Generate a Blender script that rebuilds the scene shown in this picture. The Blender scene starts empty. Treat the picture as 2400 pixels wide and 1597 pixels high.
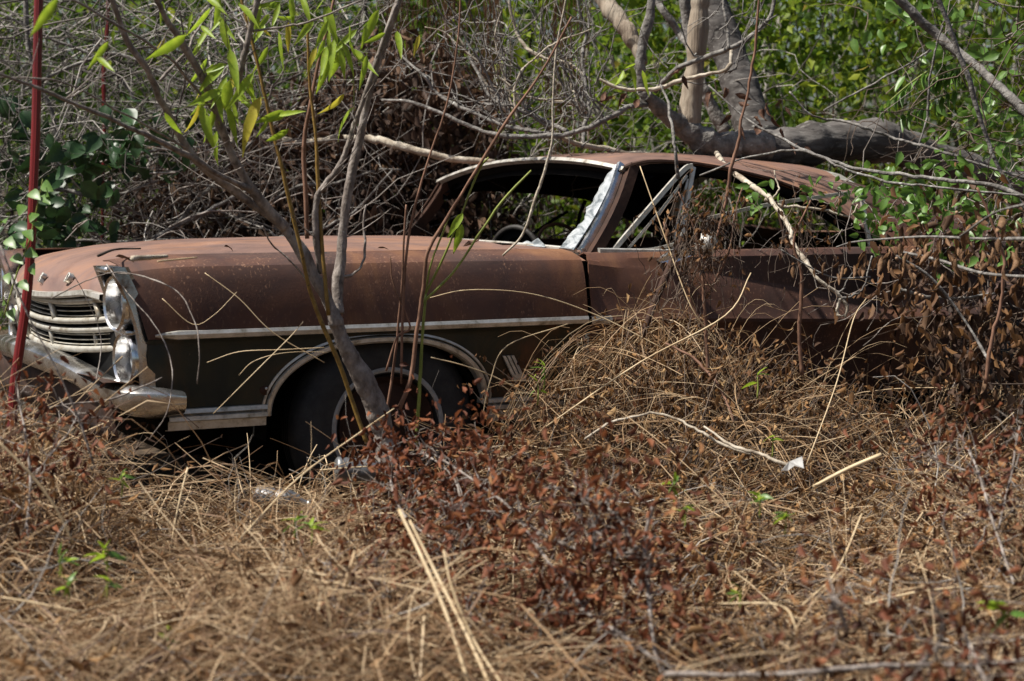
import bpy, math, random
import numpy as np
from mathutils import Vector, Matrix
rng = np.random.default_rng(7)
random.seed(7)
S = bpy.context.scene
COL = S.collection
PI = math.pi

# ------------------------------------------------------------------ camera, sky, sun, exposure
F_PX, CX, CY, CZ = 4227.0, 1200.0, 798.5, 1.15          # photograph pixels (2400 x 1597)
PITCH = math.atan((CY - 437.0) / F_PX)
cam = bpy.data.cameras.new('camera'); cam_o = bpy.data.objects.new('camera', cam); COL.objects.link(cam_o)
cam.sensor_width = 36.0; cam.lens = 36.0 * F_PX / 2400.0
cam_o.location = (0, 0, CZ); cam_o.rotation_euler = (PI / 2 - PITCH, 0, 0)
cam.clip_start = 0.05; cam.clip_end = 600
cam.dof.use_dof = True; cam.dof.focus_distance = 6.25; cam.dof.aperture_fstop = 3.3
S.camera = cam_o
SUN_EL, SUN_AZ = math.radians(59), math.radians(-101)      # azimuth from +Y towards +X: the sun is to the left
world = bpy.data.worlds.new('World'); S.world = world; world.use_nodes = True
wn = world.node_tree.nodes; wl = world.node_tree.links
sky = wn.new('ShaderNodeTexSky'); sky.sky_type = 'NISHITA'; sky.sun_disc = False
sky.sun_elevation = SUN_EL; sky.sun_rotation = SUN_AZ; sky.dust_density = 3.0; sky.air_density = 1.0; sky.ozone_density = 1.0
bg = wn['Background']; bg.inputs['Strength'].default_value = 0.054
wl.new(sky.outputs['Color'], bg.inputs['Color'])
sun = bpy.data.lights.new('sun', 'SUN'); sun.energy = 4.8; sun.angle = math.radians(1.2); sun.color = (1, 0.955, 0.88)
sun_o = bpy.data.objects.new('sun', sun); COL.objects.link(sun_o)
sd = Vector((math.sin(SUN_AZ) * math.cos(SUN_EL), math.cos(SUN_AZ) * math.cos(SUN_EL), math.sin(SUN_EL)))
sun_o.rotation_euler = sd.to_track_quat('Z', 'Y').to_euler(); sun_o.location = (-4, 2, 9)
S.view_settings.view_transform = 'Standard'; S.view_settings.look = 'None'
S.view_settings.exposure = 0.83; S.view_settings.gamma = 1.0
S.render.engine = 'CYCLES'
S.cycles.max_bounces = 6; S.cycles.diffuse_bounces = 3; S.cycles.glossy_bounces = 3
S.cycles.transmission_bounces = 4; S.cycles.transparent_max_bounces = 6
S.cycles.use_denoising = True; S.cycles.caustics_reflective = False; S.cycles.caustics_refractive = False

# ------------------------------------------------------------------ coordinates
FW = np.array([0, math.cos(PITCH), -math.sin(PITCH)]); UP = np.array([0, math.sin(PITCH), math.cos(PITCH)]); RT = np.array([1., 0, 0])
CAM = np.array([0, 0, CZ])
def ray(px, py): return FW + RT * (px - CX) / F_PX + UP * (CY - py) / F_PX
def at(px, py, Y):                                        # a point of the photograph at a distance of Y metres
    r = ray(px, py); return CAM + r * (Y / r[1])
TH = math.radians(27)
U = np.array([math.cos(TH), math.sin(TH), 0]); W = np.array([-math.sin(TH), math.cos(TH), 0])
O = at(360, 787, 5.75); O[2] = 0                          # near front corner of the car; local axes: s rearwards, v across, z up
def side(px, py, v):                                      # (s, v, z) of a point of the photograph on a plane of the car
    r = ray(px, py); t = ((O - CAM) @ W + v) / (r @ W); p = CAM + r * t - O
    return np.array([p @ U, v, p[2]])
def car_w(p): return O + U * p[0] + W * p[1] + np.array([0, 0, p[2]])
def car_line_y(x): return O[1] + (x - O[0]) * math.tan(TH)

# ------------------------------------------------------------------ materials
def mat(name, cols, scale=6, detail=6, rough=0.8, metal=0.0, bump=0.0, bscale=60, attr=False, transl=0.0, spec=0.3,
        stretch=(1, 1, 1), fine=None, coat=0.0, distort=0.0, varr=None):
    m = bpy.data.materials.new(name); m.use_nodes = True
    n = m.node_tree.nodes; l = m.node_tree.links; b = n['Principled BSDF']
    ramp = n.new('ShaderNodeValToRGB'); e = ramp.color_ramp.elements
    while len(e) < len(cols): e.new(0.5)
    for k, (p, c) in enumerate(cols): e[k].position = p; e[k].color = (*c, 1)
    tc = n.new('ShaderNodeTexCoord'); mp = n.new('ShaderNodeMapping'); mp.inputs['Scale'].default_value = stretch
    l.new(tc.outputs['Object'], mp.inputs['Vector'])
    if attr:
        a = n.new('ShaderNodeAttribute'); a.attribute_name = 'rnd'; l.new(a.outputs['Fac'], ramp.inputs['Fac'])
    else:
        z = n.new('ShaderNodeTexNoise'); z.inputs['Scale'].default_value = scale; z.inputs['Detail'].default_value = detail
        z.inputs['Roughness'].default_value = 0.65; z.inputs['Distortion'].default_value = distort
        l.new(mp.outputs['Vector'], z.inputs['Vector']); l.new(z.outputs['Fac'], ramp.inputs['Fac'])
    out = ramp.outputs['Color']
    if fine:                                              # fine speckle of a second colour: (colour, scale, threshold low, high)
        z2 = n.new('ShaderNodeTexNoise'); z2.inputs['Scale'].default_value = fine[1]; z2.inputs['Detail'].default_value = 5
        l.new(mp.outputs['Vector'], z2.inputs['Vector'])
        mr = n.new('ShaderNodeMapRange'); mr.inputs['From Min'].default_value = fine[2]; mr.inputs['From Max'].default_value = fine[3]
        l.new(z2.outputs['Fac'], mr.inputs['Value'])
        z5 = n.new('ShaderNodeTexNoise'); z5.inputs['Scale'].default_value = fine[1] / 22; z5.inputs['Detail'].default_value = 3
        l.new(mp.outputs['Vector'], z5.inputs['Vector']); m5 = n.new('ShaderNodeMapRange'); m5.inputs['From Min'].default_value = .40; m5.inputs['From Max'].default_value = .62
        l.new(z5.outputs['Fac'], m5.inputs['Value']); mu = n.new('ShaderNodeMath'); mu.operation = 'MULTIPLY'
        l.new(mr.outputs['Result'], mu.inputs[0]); l.new(m5.outputs['Result'], mu.inputs[1]); mr = mu; mr_out = mu.outputs[0]
        mx = n.new('ShaderNodeMix'); mx.data_type = 'RGBA'; mx.inputs['B'].default_value = (*fine[0], 1)
        l.new(mr_out, mx.inputs['Factor']); l.new(out, mx.inputs['A']); out = mx.outputs['Result']
    l.new(out, b.inputs['Base Color'])
    b.inputs['Roughness'].default_value = rough; b.inputs['Metallic'].default_value = metal
    b.inputs['Specular IOR Level'].default_value = spec; b.inputs['Coat Weight'].default_value = coat
    if varr:
        z4 = n.new('ShaderNodeTexNoise'); z4.inputs['Scale'].default_value = varr[0]; z4.inputs['Detail'].default_value = 6
        l.new(mp.outputs['Vector'], z4.inputs['Vector'])
        mr4 = n.new('ShaderNodeMapRange'); mr4.inputs['From Min'].default_value = 0.35; mr4.inputs['From Max'].default_value = 0.68
        mr4.inputs['To Min'].default_value = varr[1]; mr4.inputs['To Max'].default_value = varr[2]
        l.new(z4.outputs['Fac'], mr4.inputs['Value']); l.new(mr4.outputs['Result'], b.inputs['Roughness'])
    if bump:
        z3 = n.new('ShaderNodeTexNoise'); z3.inputs['Scale'].default_value = bscale; z3.inputs['Detail'].default_value = 8
        l.new(mp.outputs['Vector'], z3.inputs['Vector'])
        bp = n.new('ShaderNodeBump'); bp.inputs['Strength'].default_value = bump; bp.inputs['Distance'].default_value = 0.01
        l.new(z3.outputs['Fac'], bp.inputs['Height']); l.new(bp.outputs['Normal'], b.inputs['Normal'])
    if transl:
        tr = n.new('ShaderNodeBsdfTranslucent'); l.new(out, tr.inputs['Color'])
        ms = n.new('ShaderNodeMixShader'); ms.inputs['Fac'].default_value = transl
        l.new(b.outputs['BSDF'], ms.inputs[1]); l.new(tr.outputs['BSDF'], ms.inputs[2])
        l.new(ms.outputs['Shader'], n['Material Output'].inputs['Surface'])
    return m
M = {}
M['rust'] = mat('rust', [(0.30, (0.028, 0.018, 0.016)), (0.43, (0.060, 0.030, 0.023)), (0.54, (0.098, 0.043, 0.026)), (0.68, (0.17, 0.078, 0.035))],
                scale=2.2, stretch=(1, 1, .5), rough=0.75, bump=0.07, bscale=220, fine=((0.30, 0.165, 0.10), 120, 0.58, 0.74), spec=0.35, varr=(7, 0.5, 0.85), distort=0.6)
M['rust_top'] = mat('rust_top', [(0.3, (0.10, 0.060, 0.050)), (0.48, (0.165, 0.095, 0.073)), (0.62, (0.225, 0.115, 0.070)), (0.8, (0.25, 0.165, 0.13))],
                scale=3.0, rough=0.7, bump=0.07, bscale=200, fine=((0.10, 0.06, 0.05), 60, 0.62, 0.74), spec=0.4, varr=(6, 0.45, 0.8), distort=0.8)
M['old_paint'] = mat('old_paint', [(0.34, (0.006, 0.010, 0.009)), (0.48, (0.016, 0.019, 0.013)), (0.57, (0.042, 0.027, 0.013)), (0.70, (0.12, 0.043, 0.016))],
                scale=2.5, stretch=(1, 1, .6), rough=0.5, bump=0.05, bscale=160, fine=((0.09, 0.055, 0.035), 130, 0.66, 0.78), spec=0.4, varr=(9, 0.35, 0.75), distort=0.5)
M['chrome'] = mat('chrome', [(0.3, (0.42, 0.41, 0.39)), (0.55, (0.72, 0.72, 0.72)), (0.75, (0.82, 0.82, 0.82))], scale=14, rough=0.2, metal=1.0, bump=0.04, bscale=40, varr=(22, 0.1, 0.4))
M['bumper'] = mat('bumper_chrome', [(0.33, (0.13, 0.07, 0.04)), (0.42, (0.42, 0.39, 0.35)), (0.62, (0.68, 0.68, 0.67))], scale=5, rough=0.22, metal=0.95, bump=0.05, bscale=70, varr=(9, 0.10, 0.38), fine=((0.16, 0.075, 0.035), 55, .62, .70))
M['trim'] = mat('trim', [(0.32, (0.26, 0.23, 0.18)), (0.46, (0.52, 0.49, 0.43)), (0.72, (0.70, 0.68, 0.64))], scale=22, rough=0.42, metal=0.6, bump=0.05, bscale=60, spec=0.5)
M['grille'] = mat('grille_metal', [(0.3, (0.22, 0.17, 0.11)), (0.48, (0.46, 0.43, 0.36)), (0.75, (0.6, 0.58, 0.53))], scale=16, rough=0.45, metal=0.5, bump=0.08, bscale=60, spec=0.5)
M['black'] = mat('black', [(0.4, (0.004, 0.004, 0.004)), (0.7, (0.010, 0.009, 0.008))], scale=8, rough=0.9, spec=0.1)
M['rubber'] = mat('rubber', [(0.35, (0.018, 0.018, 0.019)), (0.7, (0.042, 0.041, 0.040))], scale=14, rough=0.62, bump=0.15, bscale=90, fine=((0.12, 0.12, 0.12), 140, 0.70, 0.74))
M['white_rubber'] = mat('white_rubber', [(0.3, (0.25, 0.24, 0.225)), (0.7, (0.44, 0.43, 0.40))], scale=25, rough=0.85, bump=0.3, bscale=200)
M['dark_rust'] = mat('dark_rust', [(0.3, (0.02, 0.011, 0.008)), (0.7, (0.065, 0.03, 0.018))], scale=9, rough=0.85, bump=0.2)
M['seat'] = mat('seat_vinyl', [(0.3, (0.008, 0.008, 0.008)), (0.7, (0.03, 0.024, 0.02))], scale=6, rough=0.6, bump=0.2)
M['cracked'] = mat('cracked_glass', [(0.36, (0.11, 0.125, 0.135)), (0.5, (0.30, 0.32, 0.33)), (0.66, (0.48, 0.50, 0.51))], scale=9, rough=0.2, bump=0.2, bscale=30, spec=0.6, stretch=(3, 1, 1), distort=1.5)  # pale tones hold painted sky reflection besides the crazing
M['lens'] = mat('lens_glass', [(0.3, (0.35, 0.36, 0.36)), (0.7, (0.72, 0.73, 0.72))], scale=30, rough=0.12, bump=0.12, bscale=50, spec=0.8, stretch=(1, 6, 1))
M['dark_glass'] = mat('dark_glass', [(0.3, (0.02, 0.024, 0.024)), (0.7, (0.05, 0.05, 0.045))], scale=9, rough=0.15, spec=0.6)
M['red_paint'] = mat('red_paint', [(0.3, (0.085, 0.006, 0.007)), (0.6, (0.18, 0.010, 0.010)), (0.78, (0.23, 0.03, 0.018))], scale=9, rough=0.4, bump=0.06, fine=((0.25, 0.13, 0.06), 24, 0.66, 0.72), stretch=(1, 1, 0.15), spec=0.5)
M['willow_bark'] = mat('willow_bark', [(0.3, (0.075, 0.058, 0.049)), (0.5, (0.20, 0.168, 0.145)), (0.7, (0.36, 0.32, 0.29))], fine=((0.045, 0.033, 0.026), 70, .60, .66), scale=30, rough=0.75, bump=0.6, bscale=70, stretch=(1, 1, 0.6), spec=0.3)
M['grey_bark'] = mat('grey_bark', [(0.3, (0.05, 0.044, 0.039)), (0.5, (0.15, 0.138, 0.125)), (0.72, (0.30, 0.285, 0.26))], scale=24, rough=0.9, bump=0.9, bscale=60, fine=((0.42, 0.42, 0.39), 40, 0.62, 0.68))
M['log_bark'] = mat('log_bark', [(0.3, (0.026, 0.022, 0.020)), (0.5, (0.075, 0.067, 0.062)), (0.72, (0.15, 0.14, 0.13))], scale=14, rough=0.92, bump=1.0, bscale=26, stretch=(0.3, 1, 1), fine=((0.22, 0.21, 0.19), 60, .56, .66))
M['bare_wood'] = mat('bare_wood', [(0.3, (0.10, 0.072, 0.050)), (0.48, (0.23, 0.182, 0.135)), (0.68, (0.37, 0.32, 0.25))], scale=22, rough=0.8, bump=0.9, bscale=60, stretch=(1, 1, 0.10), fine=((0.05, 0.032, 0.02), 22, 0.56, 0.66))
M['pale_bark'] = mat('pale_bark', [(0.3, (0.15, 0.11, 0.075)), (0.5, (0.36, 0.31, 0.24)), (0.72, (0.52, 0.47, 0.39))], scale=18, rough=0.85, bump=0.6, bscale=60)
M['dark_twig'] = mat('dark_twig', [(0.0, (0.035, 0.024, 0.018)), (0.45, (0.11, 0.078, 0.058)), (1.0, (0.20, 0.15, 0.115))], attr=True, rough=0.85)
M['grey_twig'] = mat('grey_twig', [(0.0, (0.035, 0.028, 0.024)), (0.5, (0.16, 0.142, 0.125)), (1.0, (0.42, 0.39, 0.35))], attr=True, rough=0.85)
M['red_twig'] = mat('red_twig', [(0.35, (0.12, 0.06, 0.035)), (0.65, (0.24, 0.13, 0.085))], scale=20, rough=0.75)
M['ochre'] = mat('ochre_stem', [(0.35, (0.15, 0.082, 0.018)), (0.65, (0.27, 0.17, 0.04))], scale=35, rough=0.6, fine=((0.06, 0.035, 0.015), 120, 0.6, 0.66))
M['green_stem'] = mat('green_stem', [(0.35, (0.15, 0.19, 0.035)), (0.65, (0.25, 0.27, 0.06))], scale=25, rough=0.55)
M['straw'] = mat('straw', [(0.0, (0.075, 0.036, 0.017)), (0.35, (0.19, 0.105, 0.05)), (0.7, (0.36, 0.23, 0.12)), (1.0, (0.60, 0.46, 0.29))], attr=True, rough=0.6, transl=0.25, spec=0.35)
M['stalk'] = mat('dry_stalk', [(0.35, (0.42, 0.30, 0.165)), (0.65, (0.60, 0.47, 0.29))], scale=12, rough=0.55, stretch=(1, 1, 0.2), spec=0.4)
M['weed_leaf'] = mat('weed_leaf', [(0.0, (0.045, 0.022, 0.012)), (0.4, (0.135, 0.064, 0.027)), (0.75, (0.27, 0.142, 0.055)), (1.0, (0.37, 0.235, 0.11))], attr=True, rough=0.75, transl=0.3)
M['red_leaf'] = mat('red_leaf', [(0.0, (0.04, 0.013, 0.007)), (0.5, (0.14, 0.044, 0.02)), (0.85, (0.24, 0.085, 0.034)), (1.0, (0.30, 0.15, 0.06))], attr=True, rough=0.7, transl=0.3)
M['curtain_leaf'] = mat('curtain_leaf', [(0.0, (0.022, 0.014, 0.010)), (0.5, (0.075, 0.042, 0.027)), (0.85, (0.15, 0.085, 0.048)), (1.0, (0.23, 0.14, 0.08))], attr=True, rough=0.75, transl=0.2)
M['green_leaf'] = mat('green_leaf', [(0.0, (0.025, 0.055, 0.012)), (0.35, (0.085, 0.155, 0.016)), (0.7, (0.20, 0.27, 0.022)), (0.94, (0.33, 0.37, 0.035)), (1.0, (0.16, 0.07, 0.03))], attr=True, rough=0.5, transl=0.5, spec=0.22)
M['far_leaf'] = mat('far_leaf', [(0.0, (0.02, 0.045, 0.012)), (0.5, (0.075, 0.13, 0.02)), (1.0, (0.17, 0.24, 0.04))], attr=True, rough=0.6, transl=0.4)  # darkened so that gaps in the thicket read as shade
M['vine_leaf'] = mat('vine_leaf', [(0.3, (0.055, 0.12, 0.02)), (0.5, (0.11, 0.21, 0.035)), (0.75, (0.17, 0.28, 0.05))], scale=1.7, rough=0.42, transl=0.35, spec=0.5)
M['glossy_leaf'] = mat('glossy_leaf', [(0.3, (0.014, 0.036, 0.014)), (0.55, (0.026, 0.062, 0.020)), (0.8, (0.06, 0.12, 0.03))], scale=1.9, rough=0.42, transl=0.15, spec=0.3)
M['willow_leaf'] = mat('willow_leaf', [(0.3, (0.20, 0.31, 0.02)), (0.55, (0.31, 0.43, 0.035)), (0.8, (0.42, 0.49, 0.05))], scale=6, rough=0.45, transl=0.5, spec=0.45, fine=((0.16, 0.07, 0.02), 34, 0.69, 0.73))
M['yellow_leaf'] = mat('yellow_leaf', [(0.3, (0.40, 0.36, 0.03)), (0.7, (0.52, 0.44, 0.06))], scale=6, rough=0.5, transl=0.5, fine=((0.20, 0.07, 0.02), 30, 0.6, 0.66))
M['curled_leaf'] = mat('curled_leaf', [(0.3, (0.10, 0.050, 0.024)), (0.55, (0.21, 0.115, 0.055)), (0.8, (0.33, 0.20, 0.11))], scale=5, rough=0.65, bump=0.3, bscale=45, transl=0.15)
M['dead_leaf'] = mat('dead_leaf', [(0.3, (0.045, 0.020, 0.013)), (0.55, (0.10, 0.048, 0.028)), (0.8, (0.19, 0.095, 0.05))], scale=5, rough=0.7, bump=0.3, bscale=45, transl=0.15)
M['berry'] = mat('berry', [(0.3, (0.20, 0.12, 0.07)), (0.7, (0.34, 0.22, 0.13))], scale=60, rough=0.6)
M['soil'] = mat('soil', [(0.3, (0.018, 0.012, 0.008)), (0.5, (0.05, 0.033, 0.02)), (0.7, (0.11, 0.073, 0.042))], scale=18, rough=0.95, bump=1.0, bscale=30)
M['plastic'] = mat('clear_plastic', [(0.3, (0.05, 0.053, 0.057)), (0.7, (0.12, 0.122, 0.125))], scale=8, rough=0.42, bump=0.1, spec=0.35)
M['plastic'].node_tree.nodes['Principled BSDF'].inputs['Transmission Weight'].default_value = 0.25
M['scrap'] = mat('scrap_metal', [(0.3, (0.3, 0.3, 0.29)), (0.6, (0.68, 0.67, 0.64))], scale=20, rough=0.5, metal=0.3)

# ------------------------------------------------------------------ mesh helpers
def newmesh(name, V, Fc, m, smooth=True, sharp=None, rnd=None):
    me = bpy.data.meshes.new(name); V = np.asarray(V, dtype=np.float32)
    if isinstance(Fc, np.ndarray):
        n, k = Fc.shape
        me.vertices.add(len(V)); me.vertices.foreach_set('co', V.ravel())
        me.loops.add(n * k); me.loops.foreach_set('vertex_index', Fc.astype(np.int32).ravel())
        me.polygons.add(n); me.polygons.foreach_set('loop_start', np.arange(0, n * k, k, dtype=np.int32))
        me.update(calc_edges=True)
    else:
        me.from_pydata(V.tolist(), [], Fc)
    me.polygons.foreach_set('use_smooth', np.full(len(me.polygons), smooth))
    if smooth and sharp: me.set_sharp_from_angle(angle=math.radians(sharp))
    if rnd is not None:
        a = me.attributes.new('rnd', 'FLOAT', 'POINT'); a.data.foreach_set('value', np.asarray(rnd, dtype=np.float32))
    if m is not None: me.materials.append(m)
    return me
def link(name, me, parent=None, loc=None):
    o = bpy.data.objects.new(name, me); COL.objects.link(o)
    if parent is not None: o.parent = parent
    if loc is not None: o.location = loc
    return o
def tag(o, label, cat, group=None):
    o['label'] = label; o['category'] = cat
    if group: o['group'] = group
    return o
def thing(name, label, cat, loc, group=None, rotz=0.0):
    o = bpy.data.objects.new(name, None); COL.objects.link(o); o.location = tuple(loc); o.rotation_euler = (0, 0, rotz)
    o.empty_display_size = 0.1
    return tag(o, label, cat, group)
def wpart(name, VF, m, root, sub=None, **k):              # a part from world coordinates under a thing that is only moved
    V, Fc = VF; me = newmesh(name, np.asarray(V) - np.array(root.location), Fc, m, **k)
    return link(name, me, sub if sub is not None else root)
def lpart(name, VF, m, parent, **k):                      # a part from local coordinates
    return link(name, newmesh(name, VF[0], VF[1], m, **k), parent)
def wthing(name, VF, m, label, cat, group=None, **k):     # a thing of one mesh, origin at its lowest point
    V = np.asarray(VF[0]); b = V[V[:, 2].argmin()].copy()
    o = link(name, newmesh(name, V - b, VF[1], m, **k), None, tuple(b))
    return tag(o, label, cat, group)
def join(*vfs):
    V, Fs, n = [], [], 0
    for v, f in vfs:
        V.append(np.asarray(v)); Fs += [tuple(int(i) + n for i in q) for q in f]; n += len(v)
    return np.concatenate(V), Fs
def grid(P, closed_u=False, flip=False):
    P = np.asarray(P); a, b = P.shape[:2]; V = P.reshape(-1, 3)
    i = np.arange(a - (0 if closed_u else 1))[:, None]; j = np.arange(b - 1)[None]
    q = np.stack([i * b + j, i * b + j + 1, ((i + 1) % a) * b + j + 1, ((i + 1) % a) * b + j], -1).reshape(-1, 4)
    return V, (q[:, ::-1] if flip else q)
def shell(P, t, flip=False):                              # a grid with thickness t against its normals
    P = np.asarray(P, float); du = np.gradient(P, axis=0); dv = np.gradient(P, axis=1)
    nn = np.cross(du, dv); nn /= np.linalg.norm(nn, axis=2, keepdims=True) + 1e-9
    if flip: nn = -nn
    V1, F1 = grid(P); V2, F2 = grid(P - nn * t); a, b = P.shape[:2]; n = a * b
    rim = [i * b for i in range(a)] ; e = []
    loop = [j for j in range(b)] + [i * b + b - 1 for i in range(1, a)] + [(a - 1) * b + j for j in range(b - 2, -1, -1)] + [i * b for i in range(a - 2, 0, -1)]
    for k in range(len(loop)):
        p, q = loop[k], loop[(k + 1) % len(loop)]; e.append((q, p, p + n, q + n))
    e = np.array(e)
    Fc = np.concatenate([F1, F2[:, ::-1] + n, e])
    return np.concatenate([V1, V2]), Fc
def box(x0, x1, y0, y1, z0, z1, ch=0.0):
    x = [x0, x1]; y = [y0, y1]; z = [z0, z1]
    V = [(x[i], y[j], z[k]) for i in (0, 1) for j in (0, 1) for k in (0, 1)]
    return np.array(V, float), [(0, 1, 3, 2), (4, 6, 7, 5), (0, 4, 5, 1), (2, 3, 7, 6), (0, 2, 6, 4), (1, 5, 7, 3)]
def rbox(x0, x1, y0, y1, z0, z1, r=0.03, n=4):            # rounded box
    c = np.array([(x0 + x1) / 2, (y0 + y1) / 2, (z0 + z1) / 2]); h = np.array([x1 - x0, y1 - y0, z1 - z0]) / 2
    a, b = 20, 11; P = np.zeros((a, b, 3))
    for i in range(a):
        for j in range(b):
            th = 2 * PI * (i + .5) / a; ph = PI * j / (b - 1) - PI / 2
            d = np.array([math.cos(ph) * math.cos(th), math.cos(ph) * math.sin(th), math.sin(ph)])
            P[i, j] = c + np.clip(d * 9, -1, 1) * (h - r) + d * r
    return grid(P, closed_u=True)
def lathe(prof, n=48, axis='y'):                          # prof: (radius, height) pairs
    P = np.zeros((n, len(prof), 3))
    for i in range(n):
        a = 2 * PI * i / n
        for j, (r, h) in enumerate(prof):
            P[i, j] = (r * math.cos(a), h, r * math.sin(a)) if axis == 'y' else ((h, r * math.cos(a), r * math.sin(a)) if axis == 'x' else (r * math.cos(a), r * math.sin(a), h))
    return grid(P, closed_u=True)
def frames(T, ref=None):
    T = T / (np.linalg.norm(T, axis=-1, keepdims=True) + 1e-9)
    if ref is None: ref = np.array([0.31, 0.82, 0.48])
    a = np.cross(T, np.broadcast_to(ref, T.shape)); a /= np.linalg.norm(a, axis=-1, keepdims=True) + 1e-9
    return T, a, np.cross(T, a)
def tubes(P, R, sides=4, ref=None, rn=None):              # many thin tubes at once: P (N, K, 3), R (N, K)
    P = np.asarray(P, float); R = np.asarray(R, float); N, K = R.shape
    T = np.gradient(P, axis=1); _, a, b = frames(T, ref)
    ang = np.arange(sides) * 2 * PI / sides
    V = P[:, :, None] + R[:, :, None, None] * (np.cos(ang)[None, None, :, None] * a[:, :, None] + np.sin(ang)[None, None, :, None] * b[:, :, None])
    idx = np.arange(N * K * sides).reshape(N, K, sides); nx = np.roll(idx, -1, axis=2)
    q = np.stack([idx[:, :-1], nx[:, :-1], nx[:, 1:], idx[:, 1:]], -1).reshape(-1, 4)
    rr = None if rn is None else np.repeat(rn, K * sides)
    return V.reshape(-1, 3), q, rr
def ribbons(P, Wd, rn):                                   # flat blades: P (N, K, 3), Wd (N, K)
    N, K = Wd.shape; T = np.gradient(P, axis=1)
    ref = rng.normal(size=(N, 1, 3)); T, a, b = frames(T, ref)
    V = np.stack([P - a * Wd[..., None] / 2, P + a * Wd[..., None] / 2], 2)
    idx = np.arange(N * K * 2).reshape(N, K, 2)
    q = np.stack([idx[:, :-1, 0], idx[:, :-1, 1], idx[:, 1:, 1], idx[:, 1:, 0]], -1).reshape(-1, 4)
    return V.reshape(-1, 3), q, np.repeat(rn, K * 2)
def crom(pts, sub=6):                                     # Catmull-Rom through rows of any width
    p = np.asarray(pts, float); p = np.vstack([2 * p[0] - p[1], p, 2 * p[-1] - p[-2]]); out = []
    for i in range(1, len(p) - 2):
        for k in range(sub):
            t = k / sub
            out.append(0.5 * ((2 * p[i]) + (-p[i - 1] + p[i + 1]) * t + (2 * p[i - 1] - 5 * p[i] + 4 * p[i + 1] - p[i + 2]) * t * t + (-p[i - 1] + 3 * p[i] - 3 * p[i + 1] + p[i + 2]) * t ** 3))
    out.append(p[-2]); return np.array(out)
def limb(path, rad, sides=10, wob=0.06, ridge=0.0, cap=True, jit=0.0):   # one thick round limb
    P = np.array(path, float); K = len(P); R = np.array(rad, float)
    if jit: P = P + np.cumsum(rng.normal(size=P.shape), axis=0) * jit * np.sin(np.linspace(0, PI, K))[:, None]
    T = np.gradient(P, axis=0); _, a, b = frames(T, np.array([0.13, 0.97, 0.2]))
    ang = np.arange(sides) * 2 * PI / sides; V = np.zeros((K, sides, 3)); ph = rng.uniform(0, 6, 4)
    lump = 1 + wob * np.convolve(rng.normal(size=K + 4), np.ones(5) / 2.2, 'valid')
    for k in range(K):
        t = k * 0.5
        r = R[k] * lump[k] * (1 + 0.5 * wob * np.sin(2 * ang + ph[0] + t * .4) + ridge * (np.abs(np.sin(7 * ang + ph[1] + .55 * math.sin(t * .7) + t * .08)) + .6 * np.abs(np.sin(11 * ang + ph[2] + .8 * math.sin(t * .5 + 1)))) )
        V[k] = P[k] + r[:, None] * (np.cos(ang)[:, None] * a[k] + np.sin(ang)[:, None] * b[k])
    Vv, q = grid(np.swapaxes(V, 0, 1), closed_u=True)
    if cap:
        n = len(Vv); Vv = np.vstack([Vv, P[0], P[-1]]); fl = [tuple(x) for x in q]
        for i in range(sides):
            j = (i + 1) % sides; fl.append((n, i * K, j * K)); fl.append((n + 1, j * K + K - 1, i * K + K - 1))
        return Vv, fl
    return Vv, q
def pxlimb(pts, sub=6, sides=10, thin=1.0, **k):                    # pts: (px, py, Y, diameter in photograph pixels)
    c = crom(np.array([[*at(p[0], p[1], p[2]), p[3] * thin * p[2] / F_PX / 2] for p in pts]), sub)
    return limb(c[:, :3], np.maximum(c[:, 3], 0.0006), sides=sides, **k)
def leafmesh(nst=7, nu=5, width=0.22, kap=0.5, bend=0.6, prof=1.0, ripple=0.0, seed=0, tipx=0.5):
    r = np.random.default_rng(seed); P = np.zeros((nst, nu, 3)); x = z = 0.0
    for i in range(nst):
        t = i / (nst - 1); an = bend * t
        if i: x += math.cos(an) / (nst - 1); z -= math.sin(an) / (nst - 1)
        w = width * 0.5 * max(0.02, (math.sin(PI * t ** tipx)) ** prof) if 0 < i < nst - 1 else 0.004
        for j in range(nu):
            uu = -1 + 2 * j / (nu - 1); ph = uu * kap
            yy = w * (math.sin(ph) / kap if kap > 1e-3 else uu); zz = w * ((1 - math.cos(ph)) / kap if kap > 1e-3 else 0)
            P[i, j] = (x - math.sin(an) * 0, yy + ripple * r.normal() * w, z + zz + ripple * r.normal() * w)
    return grid(P)
def dirframes(D, roll):                                   # rotation matrices with local X along D
    D = D / (np.linalg.norm(D, axis=1, keepdims=True) + 1e-9)
    ref = np.where(np.abs(D[:, 2:3]) < 0.95, np.array([[0, 0, 1.]]), np.array([[0, 1., 0]]))
    y = np.cross(ref, D); y /= np.linalg.norm(y, axis=1, keepdims=True); z = np.cross(D, y)
    c, s = np.cos(roll)[:, None], np.sin(roll)[:, None]
    return np.stack([D, c * y + s * z, -s * y + c * z], -1)
def scatter(tmpl, pos, Rm, sc, rn):                       # copies of a small leaf as one mass
    tv, tf = tmpl; N, m = len(pos), len(tv)
    V = pos[:, None] + np.einsum('nij,mj->nmi', Rm, tv) * np.asarray(sc).reshape(N, 1, 1)
    Fc = (tf[None] + (np.arange(N) * m)[:, None, None]).reshape(-1, tf.shape[1])
    return V.reshape(-1, 3), Fc, np.repeat(rn, m)
KITE = (np.array([(0, 0, 0), (.42, .26, .07), (.42, 0, 0), (.42, -.26, .07), (1, 0, -.08)], float), np.array([(0, 2, 1), (0, 3, 2), (1, 2, 4), (2, 3, 4)]))
SLIM = (np.array([(0, 0, 0), (.4, .11, .05), (.45, 0, -.02), (.4, -.11, .05), (1, 0, -.2)], float), np.array([(0, 2, 1), (0, 3, 2), (1, 2, 4), (2, 3, 4)]))
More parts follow.
